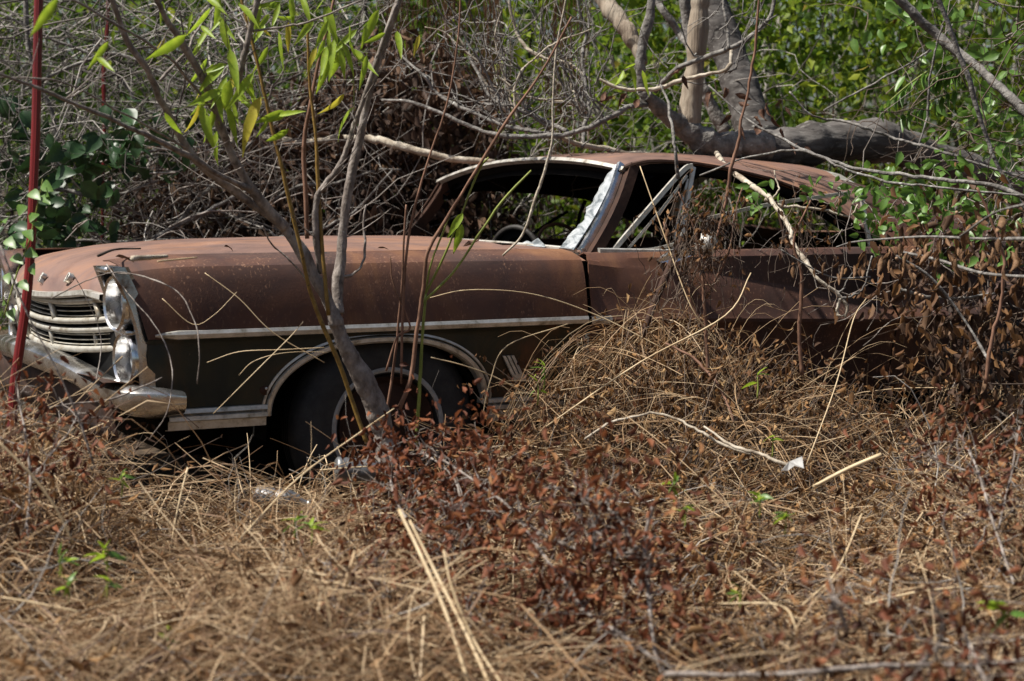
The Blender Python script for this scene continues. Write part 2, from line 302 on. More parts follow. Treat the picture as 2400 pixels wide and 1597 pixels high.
CRUMP = (np.array([(0, 0, 0), (.3, .22, .18), (.35, 0, -.05), (.3, -.2, .12), (.75, .16, .2), (.72, 0, -.12), (.75, -.14, .02), (1, .03, -.2)], float),
         np.array([(0, 2, 1), (0, 3, 2), (1, 2, 5), (1, 5, 4), (2, 3, 6), (2, 6, 5), (4, 5, 7), (5, 6, 7)]))
def stuff(name, V, Fc, m, rnd=None, label=None, cat=None, root=None, smooth=True):
    o = link(name, newmesh(name, V if root is None else V - np.array(root.location), Fc, m, smooth=smooth, rnd=rnd), root)
    o['kind'] = 'stuff'
    if label: o['label'] = label
    if cat and root is None: o['category'] = cat
    return o
def place_leaf(name, me, base, tip, parent, roll, wscale=1.0, face=None):
    b, t = np.asarray(base), np.asarray(tip); d = t - b; L = np.linalg.norm(d)
    if face is not None:                                  # roll the blade so that it lies across the line of sight, give or take
        R0 = dirframes(d[None], np.array([0.]))[0]; vw = CAM - b; roll = math.atan2(-(vw @ R0[:, 1]), vw @ R0[:, 2]) + random.gauss(0, face)
    R3 = dirframes(d[None], np.array([roll]))[0]
    o = bpy.data.objects.new(name, me); COL.objects.link(o); o.parent = parent
    mm = Matrix(((*R3[0], 0), (*R3[1], 0), (*R3[2], 0), (0, 0, 0, 1))) @ Matrix.Diagonal((L, L * wscale, L * wscale, 1))
    mm.translation = Vector(b - np.array(parent.location)) if parent is not None else Vector(b)
    o.matrix_basis = mm
    return o

# ------------------------------------------------------------------ ground
def ground_z(x, y):
    near = np.clip((12 - np.asarray(y)) / 6, 0, 1)
    return 0.03 * np.sin(1.7 * x + .6) * np.cos(1.3 * y) * near + 0.02 * np.sin(4.1 * x - 2.2 * y) * near - 0.02
gx = np.concatenate([np.linspace(-250, -9, 14), np.linspace(-8, 8, 90), np.linspace(9, 250, 14)])
gy = np.concatenate([np.linspace(-150, -3, 8), np.linspace(-2, 14, 90), np.linspace(15, 400, 18)])
GX, GY = np.meshgrid(gx, gy, indexing='ij')
v_, f_ = grid(np.stack([GX, GY, ground_z(GX, GY)], -1))
g = link('ground', newmesh('ground', v_, f_[:, ::-1], M['soil'])); g['kind'] = 'structure'

# ------------------------------------------------------------------ the car (local axes: s rearwards, v across, z up)
car = thing('abandoned_car', 'rusted brown two-door sedan without windows, sunk in dry weeds under a fallen tree', 'car', O, rotz=TH)
WID = 1.98
def arch_z(s, c=0.805, a=0.405, zb=0.40, h=0.232):
    t = np.clip(1 - np.abs((s - c) / a) ** 2.35, 0, None)
    return zb + h * t ** (1 / 2.0)
def fender_P():
    ss = np.unique(np.concatenate([np.linspace(-0.015, 0.38, 12), 0.805 - 0.405 * np.cos(np.linspace(0, PI, 41)), np.linspace(1.23, 1.592, 10)]))
    prof = [(.285, .918), (.20, .921), (.12, .913), (.072, .900), (.05, .887), (.040, .872), (.028, .84), (.014, .78), (.003, .72), (0, .684), (0, .660), (.010, .65), (.016, .642)]
    P = []
    for s in ss:
        e = max(0, (0.16 - s) / 0.24); row = []
        for (v, z) in prof:
            zz = z - 0.028 * e ** 1.7 * (1 if z > .8 else 0) - 0.006 * max(0, s - .9) * (1 if z > .8 else 0)
            lean = -0.07 * max(0, (zz - .66) / .22) * max(0, min(1, (0.25 - s) / 0.3))
            row.append((s + lean, v + 0.018 * e * (1 if z > .6 else 0), zz))
        zb = float(arch_z(s)) if 0.4 < s < 1.21 else 0.40
        for k in range(1, 8):
            t = k / 7; zz = .642 + (min(zb, .64) - .642) * t; row.append((s, .016 + .05 * (1 - (zz - .38) / .262) ** 1.0, zz))
        P.append(row)
    return np.array(P)
FP = fender_P()
top_rows = FP[:, :11]; low_rows = FP[:, 10:]
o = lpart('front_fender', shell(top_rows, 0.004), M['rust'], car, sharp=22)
o['label'] = 'rust brown front fender with a raised shoulder line'
lf = lpart('lower_fender', shell(low_rows, 0.004), M['old_paint'], o, sharp=40)
# rocker strip under the fender, ahead of and behind the wheel
def band(s0, s1, z0, z1, v0, v1, n=14, bead=True):
    prof = [(v0, z1), (v0 - .016, z1 - .003), (v0 - .018, z1 - .012), (v0 - .006, z1 - .017), (v0 - .004, z1 - .022), (v0 - .017, z1 - .027), (v0 - .018, z1 - .036), (v1 - .006, z1 - .042), (v1 - .004, z0), (v1 + .03, z0 - .004)]
    return np.array([[(s, v, z) for v, z in prof] for s in np.linspace(s0, s1, n)])
lpart('rocker_moulding', shell(band(.06, .395, .357, .425, .062, .066), .003), M['trim'], car, sharp=25)
lpart('rocker_moulding', shell(band(1.217, 1.585, .32, .40, .064, .07), .003), M['trim'], car, sharp=25)
ob = band(1.605, 2.1, .31, .395, .05, .055); ob[:, :, 2] -= ((ob[:, :, 0] - 1.6) * .10); ob[:, :, 1] -= (ob[:, :, 0] - 1.6) * .08
lpart('rocker_moulding', shell(ob, .003), M['trim'], car, sharp=25)
# wheel-arch moulding: a ribbed lip swept round the opening
tt = np.linspace(0, PI, 61); sa = 0.805 - 0.405 * np.cos(tt); za = arch_z(sa); za[0] = za[-1] = .385
pa = np.stack([sa, za], -1); dn = np.gradient(pa, axis=0); nn = np.stack([-dn[:, 1], dn[:, 0]], -1); nn /= np.linalg.norm(nn, axis=1, keepdims=True)
lipp = [(-.014, .03), (-.014, -.010), (-.008, -.017), (.005, -.018), (.009, -.008), (.012, -.008), (.015, -.015), (.022, -.013), (.025, -.003), (.025, .004)]
LP = np.array([[(pa[i, 0] + nn[i, 0] * d, .02 + .05 * (1 - (pa[i, 1] - .38) / .262) + w, pa[i, 1] + nn[i, 1] * d) for d, w in lipp] for i in range(61)])
lpart('wheel_arch_moulding', grid(LP), M['trim'], car, sharp=25)
# side moulding, tapering to a point at the front
SM = []
for s in np.concatenate([np.linspace(.005, .1, 6), np.linspace(.15, 1.592, 20)]):
    k = min(1, (s + .004) / .085) ** .7; zc = .672
    SM.append([(s, .004, zc + .016 * k), (s, -.008 * k, zc + .013 * k), (s, -.012 * k, zc + .002), (s, -.008 * k, zc - .012 * k), (s, .004, zc - .016 * k)])
lpart('side_moulding', grid(np.array(SM)), M['trim'], car, sharp=25)
SM = [[(s, .000 + .004, .668 + .016), (s, -.009, .668 + .012), (s, -.012, .668), (s, -.009, .668 - .012), (s, .004, .668 - .016)] for s in np.linspace(1.605, 1.69, 4)]
lpart('side_moulding', grid(np.array(SM)), M['trim'], car, sharp=25)
# badge of three bars on a plate
bd = thing_b = bpy.data.objects.new('badge', None); COL.objects.link(bd); bd.parent = car; bd.location = (1.3, .028, .505)
for k in range(3):
    x0 = -.04 + k * .0165
    V = np.array([(x0, 0, .048), (x0 + .0115, 0, .048), (x0 + .0365 + .0115, 0, -.022), (x0 + .0365, 0, -.022)])
    V = np.vstack([V, V - np.array([0, .010, 0])])
    lpart('bar', (V, [(0, 1, 2, 3), (7, 6, 5, 4), (0, 4, 5, 1), (1, 5, 6, 2), (2, 6, 7, 3), (3, 7, 4, 0)]), M['trim'], bd, smooth=False)
V = np.array([(-.004, -.002, -.020), (.046, -.002, -.020), (.058, -.002, -.046), (.008, -.002, -.046)]); V = np.vstack([V, V - np.array([0, .007, 0])])
lpart('plate', (V, [(0, 1, 2, 3), (7, 6, 5, 4), (0, 4, 5, 1), (1, 5, 6, 2), (2, 6, 7, 3), (3, 7, 4, 0)]), M['trim'], bd, smooth=False)
mk = lpart('marker_hole', lathe([(.0, -.004), (.006, -.007), (.009, -.004), (.022, -.003), (.024, .002)], 20), M['dark_rust'], car); mk.location = (.39, .045, .48)
hub = lpart('stud', lathe([(0, -.010), (.004, -.009), (.006, -.003)], 10), M['trim'], mk)

# hood
def hood_z(s):
    return np.interp(s, [-.175, -.168, -.145, -.11, -.055, .03, .2, .5, 1.0, 1.46], [.770, .786, .812, .838, .866, .892, .915, .929, .934, .930])
hs = np.concatenate([np.linspace(-.175, -.04, 9), np.linspace(0, 1.45, 26)]); hv = np.linspace(.292, WID - .292, 27)
HP = np.zeros((len(hs), len(hv), 3))
for i, s in enumerate(hs):
    for j, v in enumerate(hv):
        q = (v - .99) / .70; k = max(0, 1 - (s + .175) / .5); e = max(0, 1 - (s + .175) / .22)
        HP[i, j] = (s + .095 * q * q * k, v, hood_z(s) + .016 * (1 - q * q) * min(1, (s + .21) / .3) + .004 * math.exp(-((abs(v - .99) - .34) / .02) ** 2) * min(1, (s + .2) / .2) - .012 * abs(q) ** 6 + .045 * e * abs(q) ** 2 - .028 * e * max(0, (abs(q) - .82) / .18))
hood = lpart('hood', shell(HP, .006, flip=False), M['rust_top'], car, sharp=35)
hood['label'] = 'rust brown hood with a rolled front edge'
for ch, v, sz in (('D', .60, .040), ('R', .89, .040)):
    cu = bpy.data.curves.new('letter', 'FONT'); cu.body = ch; cu.size = .052; cu.extrude = .008; cu.align_x = 'CENTER'; cu.bevel_depth = .001
    cu.materials.append(M['trim']); L = bpy.data.objects.new('letter', cu); COL.objects.link(L); L.parent = hood
    q = (v - .99) / .70
    me = bpy.data.meshes.new_from_object(L); bpy.data.objects.remove(L); me.materials.clear(); me.materials.append(M['trim']); L = link('letter', me, hood)
    L.matrix_basis = Matrix.Translation((-.163 + .092 * q * q, v, .806 + .04 * q * q)) @ Matrix.Rotation(-PI / 2, 4, 'Z') @ Matrix.Rotation(math.radians(58), 4, 'X')
# lip under the hood edge
lipv = np.linspace(.30, 1.68, 30)
LPq = np.array([[(-.182 + .095 * ((v - .99) / .7) ** 2 + ds, v, .776 + .045 * ((v - .99) / .7) ** 2 - .028 * max(0, (abs(v - .99) / .7 - .82) / .18) + dz) for ds, dz in ((.02, .0), (-.006, -.002), (-.008, -.018), (.0, -.024), (.02, -.024))] for v in lipv])
lpart('hood_lip_moulding', grid(LPq), M['trim'], hood, sharp=30)
# cowl with vent slots, between hood and windscreen
CP = np.zeros((6, 27, 3))
for i in range(6):
    for j, v in enumerate(np.linspace(.10, 1.88, 27)):
        s0, s1 = 1.462, 1.64 - .06 * (1 - ((v - .99) / .89) ** 2); t = i / 5
        CP[i, j] = (s0 + (s1 - s0) * t, v, .921 + .012 * (1 - ((v - .99) / .7) ** 2) - .004 * t - .03 * max(0, (abs(v - .99) - .74) / .15) ** 2)
cowl = lpart('cowl', shell(CP, .006), M['rust_top'], car, sharp=35)
for k in range(5):
    lpart('vent_slot', (box(1.50, 1.54, .50 + k * .022, .508 + k * .022, .9265, .9325)[0], box(0, 1, 0, 1, 0, 1)[1]), M['black'], cowl, smooth=False)

# grille: bars across a dark opening
gr = bpy.data.objects.new('grille', None); COL.objects.link(gr); gr.parent = car
def gs(v): return -.145 + .075 * ((v - .99) / .7) ** 2
def gbar(name, z0, h, d, v0=.20, v1=1.78, dz=0.0, back=0.0):
    vs = np.linspace(v0, v1, 22); R_ = []
    for v in vs:
        zc = z0 + .036 * ((v - .99) / .7) ** 2; c = gs(v) + back
        R_.append([(c + d * math.cos(a) - 0, v, zc + h / 2 * math.sin(a)) for a in np.linspace(0, 2 * PI, 9)])
    lpart(name, grid(np.array(R_)), M['grille'], gr)
gbar('grille_bar', .742, .024, .014); gbar('grille_bar', .674, .022, .014)
gbar('grille_bar', .642, .022, .014, back=.01); gbar('grille_bar', .576, .024, .014, back=.02)
for z in (.725, .708, .691): gbar('grille_fin', z, .005, .012, back=.015)
for z in (.626, .609, .593): gbar('grille_fin', z, .005, .012, back=.025)
for v in (.36, .78, 1.2, 1.62):
    c = gs(v); d = .036 * ((v - .99) / .7) ** 2
    lpart('grille_upright', limb(np.array([(c - .004, v + .03, .738 + d), (c - .003, v, .71 + d), (c, v - .02, .674 + d)]), [.011] * 3, sides=8, wob=0), M['grille'], gr)
    lpart('grille_upright', limb(np.array([(c + .008, v + .10, .640 + d), (c + .009, v + .085, .62 + d), (c + .012, v + .07, .578 + d)]), [.010] * 3, sides=8, wob=0), M['grille'], gr)
lpart('radiator_panel', box(-.06, .0, .25, 1.73, .42, .80), M['black'], car, smooth=False)
# headlight housings: stacked lamps in a chrome surround
def housing(v0, v1, near):
    hb = bpy.data.objects.new('headlight_housing', None); COL.objects.link(hb); hb.parent = car
    P = []                                                # visor-like outer shell seen from the side: leaning forward at the top
    for t in np.linspace(0, 1, 16):
        z = .885 - .405 * t; lead = -.128 + .085 * t + .022 * math.sin(PI * t * 2) * .5; P.append([])
        for q in np.linspace(0, 1, 9):
            v = v0 + (v1 - v0) * q; bul = .022 * math.sin(PI * q)
            P[-1].append((lead - bul * .4 - (.02 if q in (0, 1) else 0) * 0, v, z))
    P = np.array(P)
    # rim frame around the two lamps
    for zc, sc in ((.775, -.062), (.590, -.034)):
        ring = lathe([(.100, .03), (.103, -.034), (.096, -.042), (.088, -.036), (.082, .0), (.076, .02), (.0, .03)], 36, axis='x')
        rr = lpart('headlight_rim', ring, M['chrome'], hb, sharp=40); rr.location = (sc, (v0 + v1) / 2, zc); rr.scale = (1, .80, .9); rr.rotation_euler = (0, 0, .16 if near else -.16)
        ln = lpart('headlight', lathe([(.0, -.014), (.03, -.012), (.055, -.004), (.074, .010), (.078, .02)], 36, axis='x'), M['lens'], hb); ln.location = (sc + .008, (v0 + v1) / 2, zc); ln.scale = (1, .78, .88); ln.rotation_euler = (0, 0, .16 if near else -.16)
    for (va, vb, back, off) in (((v0, v0 + .024, .045, .026) if near else (v0, v0 + .022, .10, 0)), ((v1 - .022, v1, .12, 0) if near else (v1 - .024, v1, .045, .026))):
        Q = []
        for t in np.linspace(0, 1, 16):
            z = .893 - .41 * t; lead = -.134 + .095 * t + .016 * math.sin(PI * t) + off * (.35 + .65 * math.sin(PI * min(1, t * 1.1)))
            Q.append([(lead + back, va + .008, z), (lead, va, z), (lead - .008, va + .006, z), (lead - .008, vb - .006, z), (lead, vb, z), (lead + .06, vb + (.0), z)])
        lpart('housing_side', grid(np.array(Q)), M['bumper'] if off else M['chrome'], hb, sharp=35)
    for z, lead in ((.886, -.140), (.682, -.075), (.485, -.035)):
        lpart('housing_bar', rbox(lead, lead + .06, v0 + .03, v1 - .02, z - .012, z + .008, .008), M['chrome'], hb)
    lpart('housing_back', box(-.02, -.012, v0 + .035, v1, .47, .87), M['dark_rust'], hb, smooth=False)
    return hb
housing(.022, .200, True); housing(1.78, 1.958, False)
# front bumper, sagging, wrapped round the near corner
bp_ = crom(np.array([(.10, 2.0, .46, 1), (-.06, 1.985, .47, 1), (-.10, 1.86, .50, .8), (-.15, 1.5, .525, .72), (-.185, .99, .54, .72), (-.165, .66, .53, .66), (-.14, .46, .512, .62), (-.125, .28, .488, .75), (-.11, .12, .475, .8), (-.075, .0, .468, .8), (.0, -.036, .464, .76), (.085, -.036, .458, .6)]), 6)
prof = [(.05, .046), (.016, .056), (-.012, .05), (-.026, .034), (-.028, .01), (-.022, -.02), (-.008, -.048), (.012, -.062), (.05, -.064)]
T = np.gradient(bp_[:, :3], axis=0); T[:, 2] = 0; T /= np.linalg.norm(T, axis=1, keepdims=True); ndir = np.stack([T[:, 1], -T[:, 0], 0 * T[:, 0]], -1)
BP = np.array([[bp_[i, :3] - ndir[i] * d * (-1 if 1 else 1) * -1 * 1.0 + np.array([0, 0, h * bp_[i, 3]]) for d, h in prof] for i in range(len(bp_))])
bump = lpart('front_bumper', shell(BP, .003), M['bumper'], car, sharp=40)
bump['label'] = 'pitted chrome front bumper bent round the corner'
lpart('splash_pan', shell(np.array([[(-.16 + .16 * t, v, .525 - .02 * t + .006 * math.sin(9 * v + 4 * t)) for t in np.linspace(0, 1, 5)] for v in np.linspace(.02, 1.9, 24)]), .003), M['dark_rust'], car)
lpart('valance', shell(np.array([[(-.13 + .03 * t, v, .47 - .16 * t) for t in np.linspace(0, 1, 4)] for v in np.linspace(.06, 1.9, 12)]), .003), M['dark_rust'], car)

# wheels
def wheel(s, v, z, sgn=1):
    w = bpy.data.objects.new('wheel', None); COL.objects.link(w); w.parent = car; w.location = (s, v, z)
    if sgn < 0: w.rotation_euler = (0, 0, PI)
    ty = lpart('tyre', lathe([(.183, .03), (.19, .004), (.235, -.001), (.285, .0), (.318, .016), (.336, .035), (.345, .065), (.345, .135), (.336, .165), (.31, .19), (.2, .2)], 64), M['rubber'], w, sharp=50)
    for k in range(4):
        gr_ = lpart('tread_groove', lathe([(.3465, .07 + k * .018), (.3468, .074 + k * .018), (.3465, .078 + k * .018)], 64), M['black'], ty)
    lpart('whitewall_stripe', lathe([(.194, .0015), (.199, -.0015), (.206, -.0035), (.211, .001)], 64), M['white_rubber'], ty)
    lpart('rim', lathe([(.184, .03), (.178, .012), (.166, .03), (.150, .05), (.10, .04), (.07, .02), (.045, .012), (.0, .01)], 48), M['dark_rust'], w, sharp=35)
    for k in range(5):
        a = 2 * PI * k / 5; n_ = lpart('wheel_nut', lathe([(0, -.004), (.008, -.002), (.009, .02)], 8), M['dark_rust'], w); n_.location = (.062 * math.cos(a), .016, .062 * math.sin(a))
    return w
wheel(.85, .085, .315); wheel(3.86, .085, .315); wheel(.82, WID - .075, .315, -1)
# wheel housing, underbody, firewall: dark sheet metal that closes the body
lpart('wheel_housing', grid(np.array([[(.805 + (.41 + .0) * math.cos(a) * -1, v, .30 + .36 * math.sin(a)) for a in np.linspace(0, PI, 18)] for v in (.07, .36)])), M['black'], car)
lpart('inner_fender', box(.36, 1.26, .36, .366, .1, .88), M['black'], car, smooth=False)
lpart('engine_block', rbox(.15, 1.3, .45, 1.5, .2, .86, .08), M['black'], car)
lpart('firewall', box(1.44, 1.452, .12, 1.86, .15, .905), M['black'], car, smooth=False)
lpart('floor_pan', box(1.452, 4.9, .1, 1.88, .22, .24), M['black'], car, smooth=False)
lpart('sill', box(1.40, 3.3, .085, .10, .20, .46), M['black'], car, smooth=False)

# door
def door_prof(s):
    zc = np.interp(s, [1.6, 2.18, 2.8, 3.05], [.882, .812, .715, .68]); zl = np.interp(s, [1.6, 2.2, 3.05], [.665, .650, .618])
    return [(.135, .897), (.11, .906), (.085, .902), (.066, .885), (.056, zc + .008 if zc < .87 else .876), (.052, zc), (.044, zc - .012), (.024, (zc + zl) / 2), (.006, zl + .016), (0, zl + .006), (.002, zl - .004), (.018, zl - .03), (.034, .54), (.055, .44), (.075, .35), (.095, .30)]
def dpanel(s0, s1, n):
    P = []
    for s in np.linspace(s0, s1, n):
        pr = door_prof(s); zz = [p[1] for p in pr]
        row = [(s - (.02 * max(0, (z - .86) / .04) if s == s0 else 0) * -1, v, z) for v, z in pr]; P.append(row)
    return np.array(P)
dP = dpanel(1.612, 3.0, 26)
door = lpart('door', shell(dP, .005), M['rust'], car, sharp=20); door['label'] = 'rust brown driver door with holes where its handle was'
for (px_, py_, r_) in ((2052, 716, .010), (2046, 665, .015)):
    p = side(px_, py_, .015); hh = lpart('handle_hole', lathe([(0, -.004), (r_, -.003), (r_ * 1.05, .01)], 16), M['black'], door); hh.location = (p[0], .020, p[2])
# belt moulding on the door
def strip(pts, w, h, mt, parent, name, up=np.array([0, 0, 1.])):
    P = np.array(pts, float); T = np.gradient(P, axis=0); T /= np.linalg.norm(T, axis=1, keepdims=True)
    a = np.cross(T, up); a /= np.linalg.norm(a, axis=1, keepdims=True); b = np.cross(a, T)
    Q = np.array([[P[i] + a[i] * x * w / 2 + b[i] * y * h / 2 for x, y in ((-1, -1), (-1, .6), (-.6, 1), (.6, 1), (1, .6), (1, -1), (-1, -1))] for i in range(len(P))])
    V, Fc = grid(Q); n = Q.shape[1]; k = len(P)
    fl = [tuple(x) for x in Fc] + [tuple(range(n - 1))[::-1], tuple((k - 1) * n + i for i in range(n - 1))]
    return lpart(name, (V, fl), mt, parent, smooth=False)
strip([side(1402, 587, .105), side(1520, 589, .105), side(1600, 590, .105)], .03, .017, M['trim'], door, 'belt_moulding')
strip([side(1668, 591, .105), side(1850, 597, .105), side(2040, 604, .105)], .024, .014, M['trim'], door, 'belt_moulding')
# quarter panel behind the door with the rear wheel opening
def quarter_P():
    ss = np.unique(np.concatenate([np.linspace(3.012, 3.44, 9), 3.86 - .40 * np.cos(np.linspace(0, PI, 25)), np.linspace(4.3, 5.2, 10)])); P = []
    for s in ss:
        pr = door_prof(min(s, 3.05)); zb = .32
        if 3.46 < s < 4.26: zb = .36 + .26 * max(0, 1 - abs((s - 3.86) / .4) ** 2.3) ** .5
        tuck = .10 * max(0, (s - 4.5) / .7) ** 2; row = []
        zs_ = [p[1] for p in pr]; z0 = zs_[0]
        for v, z in pr:
            zz = zb + (z - .30) * (.905 - zb) / (.606) if z < .9 else z
            row.append((s, v + tuck, zz))
        P.append(row)
    return np.array(P)
lpart('quarter_panel', shell(quarter_P(), .005), M['rust'], car, sharp=20)
Q = np.array([[(s, v, z) for v, z in ((WID - .28, .895), (WID - .1, .89), (WID - .05, .87), (WID, .68), (WID - .03, .5), (WID - .07, .34))] for s in np.linspace(-.05, 1.59, 10)])
lpart('far_fender', shell(Q, .005, flip=True), M['rust'], car, sharp=25)
Q = np.array([[(s, v, z) for v, z in ((WID - .13, .900), (WID - .06, .89), (WID, .68), (WID - .03, .5), (WID - .08, .30))] for s in np.linspace(1.6, 5.2, 20)])
lpart('far_side_panel', shell(Q, .005, flip=True), M['rust'], car, sharp=25)
lpart('trunk_lid', shell(np.array([[(s, v, .925 - .03 * (s - 3.7) + .015 * (1 - ((v - .99) / .9) ** 2)) for v in np.linspace(.12, 1.86, 16)] for s in np.linspace(3.72, 5.2, 10)]), .005), M['rust_top'], car)
lpart('rear_panel', box(5.2, 5.215, .15, 1.83, .35, .89), M['rust'], car, smooth=False)

# roof
def rail(s):                                              # side edge of the roof: (v, z)
    z = np.interp(s, [1.88, 1.93, 1.99, 2.06, 2.2, 2.36, 2.55, 2.68, 2.80, 2.90, 2.98, 3.06, 3.14, 4.2], [1.215, 1.235, 1.247, 1.250, 1.243, 1.222, 1.184, 1.142, 1.088, 1.03, .975, .93, .905, .905])
    v = np.interp(s, [1.88, 2.6, 2.98, 3.14, 4.2], [.27, .245, .20, .13, .12]); return v, z
def crown(s): return np.interp(s, [1.88, 1.95, 2.1, 2.4, 2.7, 3.0, 3.25, 3.5, 3.75, 3.95], [1.262, 1.274, 1.288, 1.292, 1.280, 1.245, 1.185, 1.105, 1.01, .93])
def roof_pt(s, q):                                        # q 0 at the near edge, 1 at the far edge
    vr, zr = rail(s); zc = max(crown(s), zr); h = min(q, 1 - q) * 2; n = 2.6 if s < 2.7 else 2.6 + 2.2 * min(1, (s - 2.7) / .35)
    f = max(0, 1 - (s - 1.88) / .5); fq = max(0, (q - .35) / .65)
    return (s + .03 * f * max(0, 1 - q / .3) ** 2 - .085 * f * fq ** 2, vr + (WID - 2 * vr) * q, zr + (zc - zr) * (1 - (1 - h) ** n) - .045 * f * fq ** 2.5)
qs = np.array([0, .012, .03, .055, .09, .14, .2, .28, .38, .5]); qs = np.concatenate([qs, 1 - qs[:-1][::-1]])
RP = np.array([[roof_pt(s, q) for q in qs] for s in np.linspace(1.885, 3.02, 34)])
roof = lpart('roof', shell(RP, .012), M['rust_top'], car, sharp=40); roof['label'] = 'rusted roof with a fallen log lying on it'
qn = qs[qs <= .14]; sp = np.linspace(3.02, 3.92, 20)
lpart('rear_pillar', shell(np.array([[roof_pt(s, q) for q in qn] for s in sp]), .012), M['rust'], roof, sharp=40)
lpart('rear_pillar', shell(np.array([[roof_pt(s, q) for q in (.965, .982, 1.0)] for s in sp]), .012), M['rust'], roof, sharp=40)
qm = qs[(qs >= .139) & (qs <= .861)]
lpart('rear_window_frame', shell(np.array([[roof_pt(s, q) for q in np.append(qm, [.91, .945, .97])] for s in (3.02, 3.05, 3.08)]), .012), M['trim'], roof, sharp=40)
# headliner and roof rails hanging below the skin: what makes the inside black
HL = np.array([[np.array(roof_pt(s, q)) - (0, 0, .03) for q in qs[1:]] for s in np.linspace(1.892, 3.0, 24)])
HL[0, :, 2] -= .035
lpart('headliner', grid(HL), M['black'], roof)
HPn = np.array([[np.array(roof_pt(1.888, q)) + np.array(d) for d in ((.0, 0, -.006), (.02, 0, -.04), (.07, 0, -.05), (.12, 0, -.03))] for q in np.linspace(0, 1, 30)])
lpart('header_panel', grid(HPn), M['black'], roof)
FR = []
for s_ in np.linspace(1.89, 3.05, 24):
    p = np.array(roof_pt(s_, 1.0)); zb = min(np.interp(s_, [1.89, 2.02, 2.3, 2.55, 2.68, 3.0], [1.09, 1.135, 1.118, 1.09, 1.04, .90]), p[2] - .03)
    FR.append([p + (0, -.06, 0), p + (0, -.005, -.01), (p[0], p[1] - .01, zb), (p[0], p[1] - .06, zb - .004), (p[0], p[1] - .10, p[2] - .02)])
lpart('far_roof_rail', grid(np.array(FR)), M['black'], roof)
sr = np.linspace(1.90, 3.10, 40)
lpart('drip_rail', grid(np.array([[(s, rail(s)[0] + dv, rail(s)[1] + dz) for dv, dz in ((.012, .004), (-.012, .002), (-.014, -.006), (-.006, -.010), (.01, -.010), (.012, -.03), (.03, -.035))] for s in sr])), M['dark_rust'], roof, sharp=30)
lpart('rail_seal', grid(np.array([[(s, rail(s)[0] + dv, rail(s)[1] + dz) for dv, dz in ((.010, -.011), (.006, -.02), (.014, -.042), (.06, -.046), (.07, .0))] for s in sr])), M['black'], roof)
# windscreen surround
hd = [(roof_pt(1.885, q)) for q in np.linspace(.0, 1, 25)]
strip([(p[0] - .012, p[1], p[2] - .004) for p in hd], .022, .018, M['trim'], car, 'windscreen_header_moulding', up=np.array([.55, 0, .8]))
base = [(1.648 - .055 * (1 - ((v - .99) / .86) ** 2), v, .915 + .012 * (1 - ((v - .99) / .86) ** 2)) for v in np.linspace(.13, 1.85, 21)]
strip(base, .022, .018, M['trim'], car, 'windscreen_base_moulding')
for sg, nm in ((0, 'a'), (1, 'b')):
    f = (lambda v: v) if sg == 0 else (lambda v: WID - v)
    a0, a1 = np.array([1.665, f(.120), .885]), (np.array([1.94, .285, 1.222]) if sg == 0 else np.array([1.835, f(.285), 1.175]))
    strip([a0 + (a1 - a0) * t + np.array([0.02 * math.sin(PI * t), 0, 0]) for t in np.linspace(-.02, 1, 8)], .042, .05, M['dark_rust'], car, 'windscreen_pillar', up=np.array([0, 1., 0]))
    off = np.array([-.038, (.012 if sg == 0 else -.012), .012])
    for kk, (o1, ww) in enumerate(((off, .020), (off + np.array([.028, -.02 if sg == 0 else .02, -.006]), .012))):
        strip([a0 + (a1 - a0) * t + o1 + np.array([0.02 * math.sin(PI * t), 0, 0]) for t in np.linspace(.03, 1, 8)], ww * (1.4 if sg == 0 else .6), ww * (1 if sg == 0 else .6), M['chrome'] if sg == 0 else M['dark_rust'], car, 'pillar_moulding', up=np.array([0, 1., 0]))
# broken strip of windscreen left along the near pillar
n = 30; inner, outer = [], []; jag = np.convolve(rng.normal(size=n + 2), np.array([.3, .9, .3]), 'valid')
for k in range(n):
    t = k / (n - 1); p = np.array([1.618, .148, .915]) * (1 - t) + np.array([1.895, .30, 1.228]) * t + np.array([.016 * math.sin(PI * t), 0, 0])
    wdt = (.045 + .05 * (1 - t) ** .8) * (1 + .13 * jag[k]) * (1 if t < .93 else .6)
    outer.append(p); inner.append(p + np.array([-.030, 1.0, .02]) * wdt)
mid = [(a + b) / 2 + np.array([-.004, 0, .003]) for a, b in zip(inner, outer)]
lpart('broken_windscreen', shell(np.array([outer, mid, inner]), .005), M['cracked'], car, sharp=20)
sh = np.array([(1.60, .34, .922), (1.60, .56, .925), (1.612, .52, .940), (1.61, .48, .934), (1.617, .44, .952), (1.61, .38, .932)])
lpart('glass_shard', (np.vstack([sh, sh + np.array([.005, 0, .002])]), [tuple(range(6)), tuple(range(11, 5, -1))]), M['cracked'], car, smooth=False)
# vent window frame and the half-raised side glass frames
def bar(name, pts, w, mt, parent): return strip(crom(np.array(pts), 5), w, w * .8, mt, parent, name, up=np.array([0, 1., 0.02]))
vw = bpy.data.objects.new('vent_window', None); COL.objects.link(vw); vw.parent = door
bar('frame_bar', [side(1438, 586, .13), side(1530, 478, .17), side(1600, 400, .20), side(1622, 389, .205)], .018, M['trim'], vw)
bar('frame_bar', [side(1470, 586, .14), side(1550, 492, .175), side(1610, 412, .205)], .009, M['trim'], vw)
bar('frame_bar', [side(1593, 588, .13), side(1606, 500, .17), side(1625, 392, .205)], .016, M['trim'], vw)
bar('frame_bar', [side(1578, 588, .14), side(1592, 500, .175), side(1612, 420, .2)], .008, M['trim'], vw)
bar('frame_bar', [side(1470, 586, .13), side(1530, 584, .13), side(1590, 570, .13)], .011, M['trim'], vw)
wf = bpy.data.objects.new('side_window_frame', None); COL.objects.link(wf); wf.parent = door
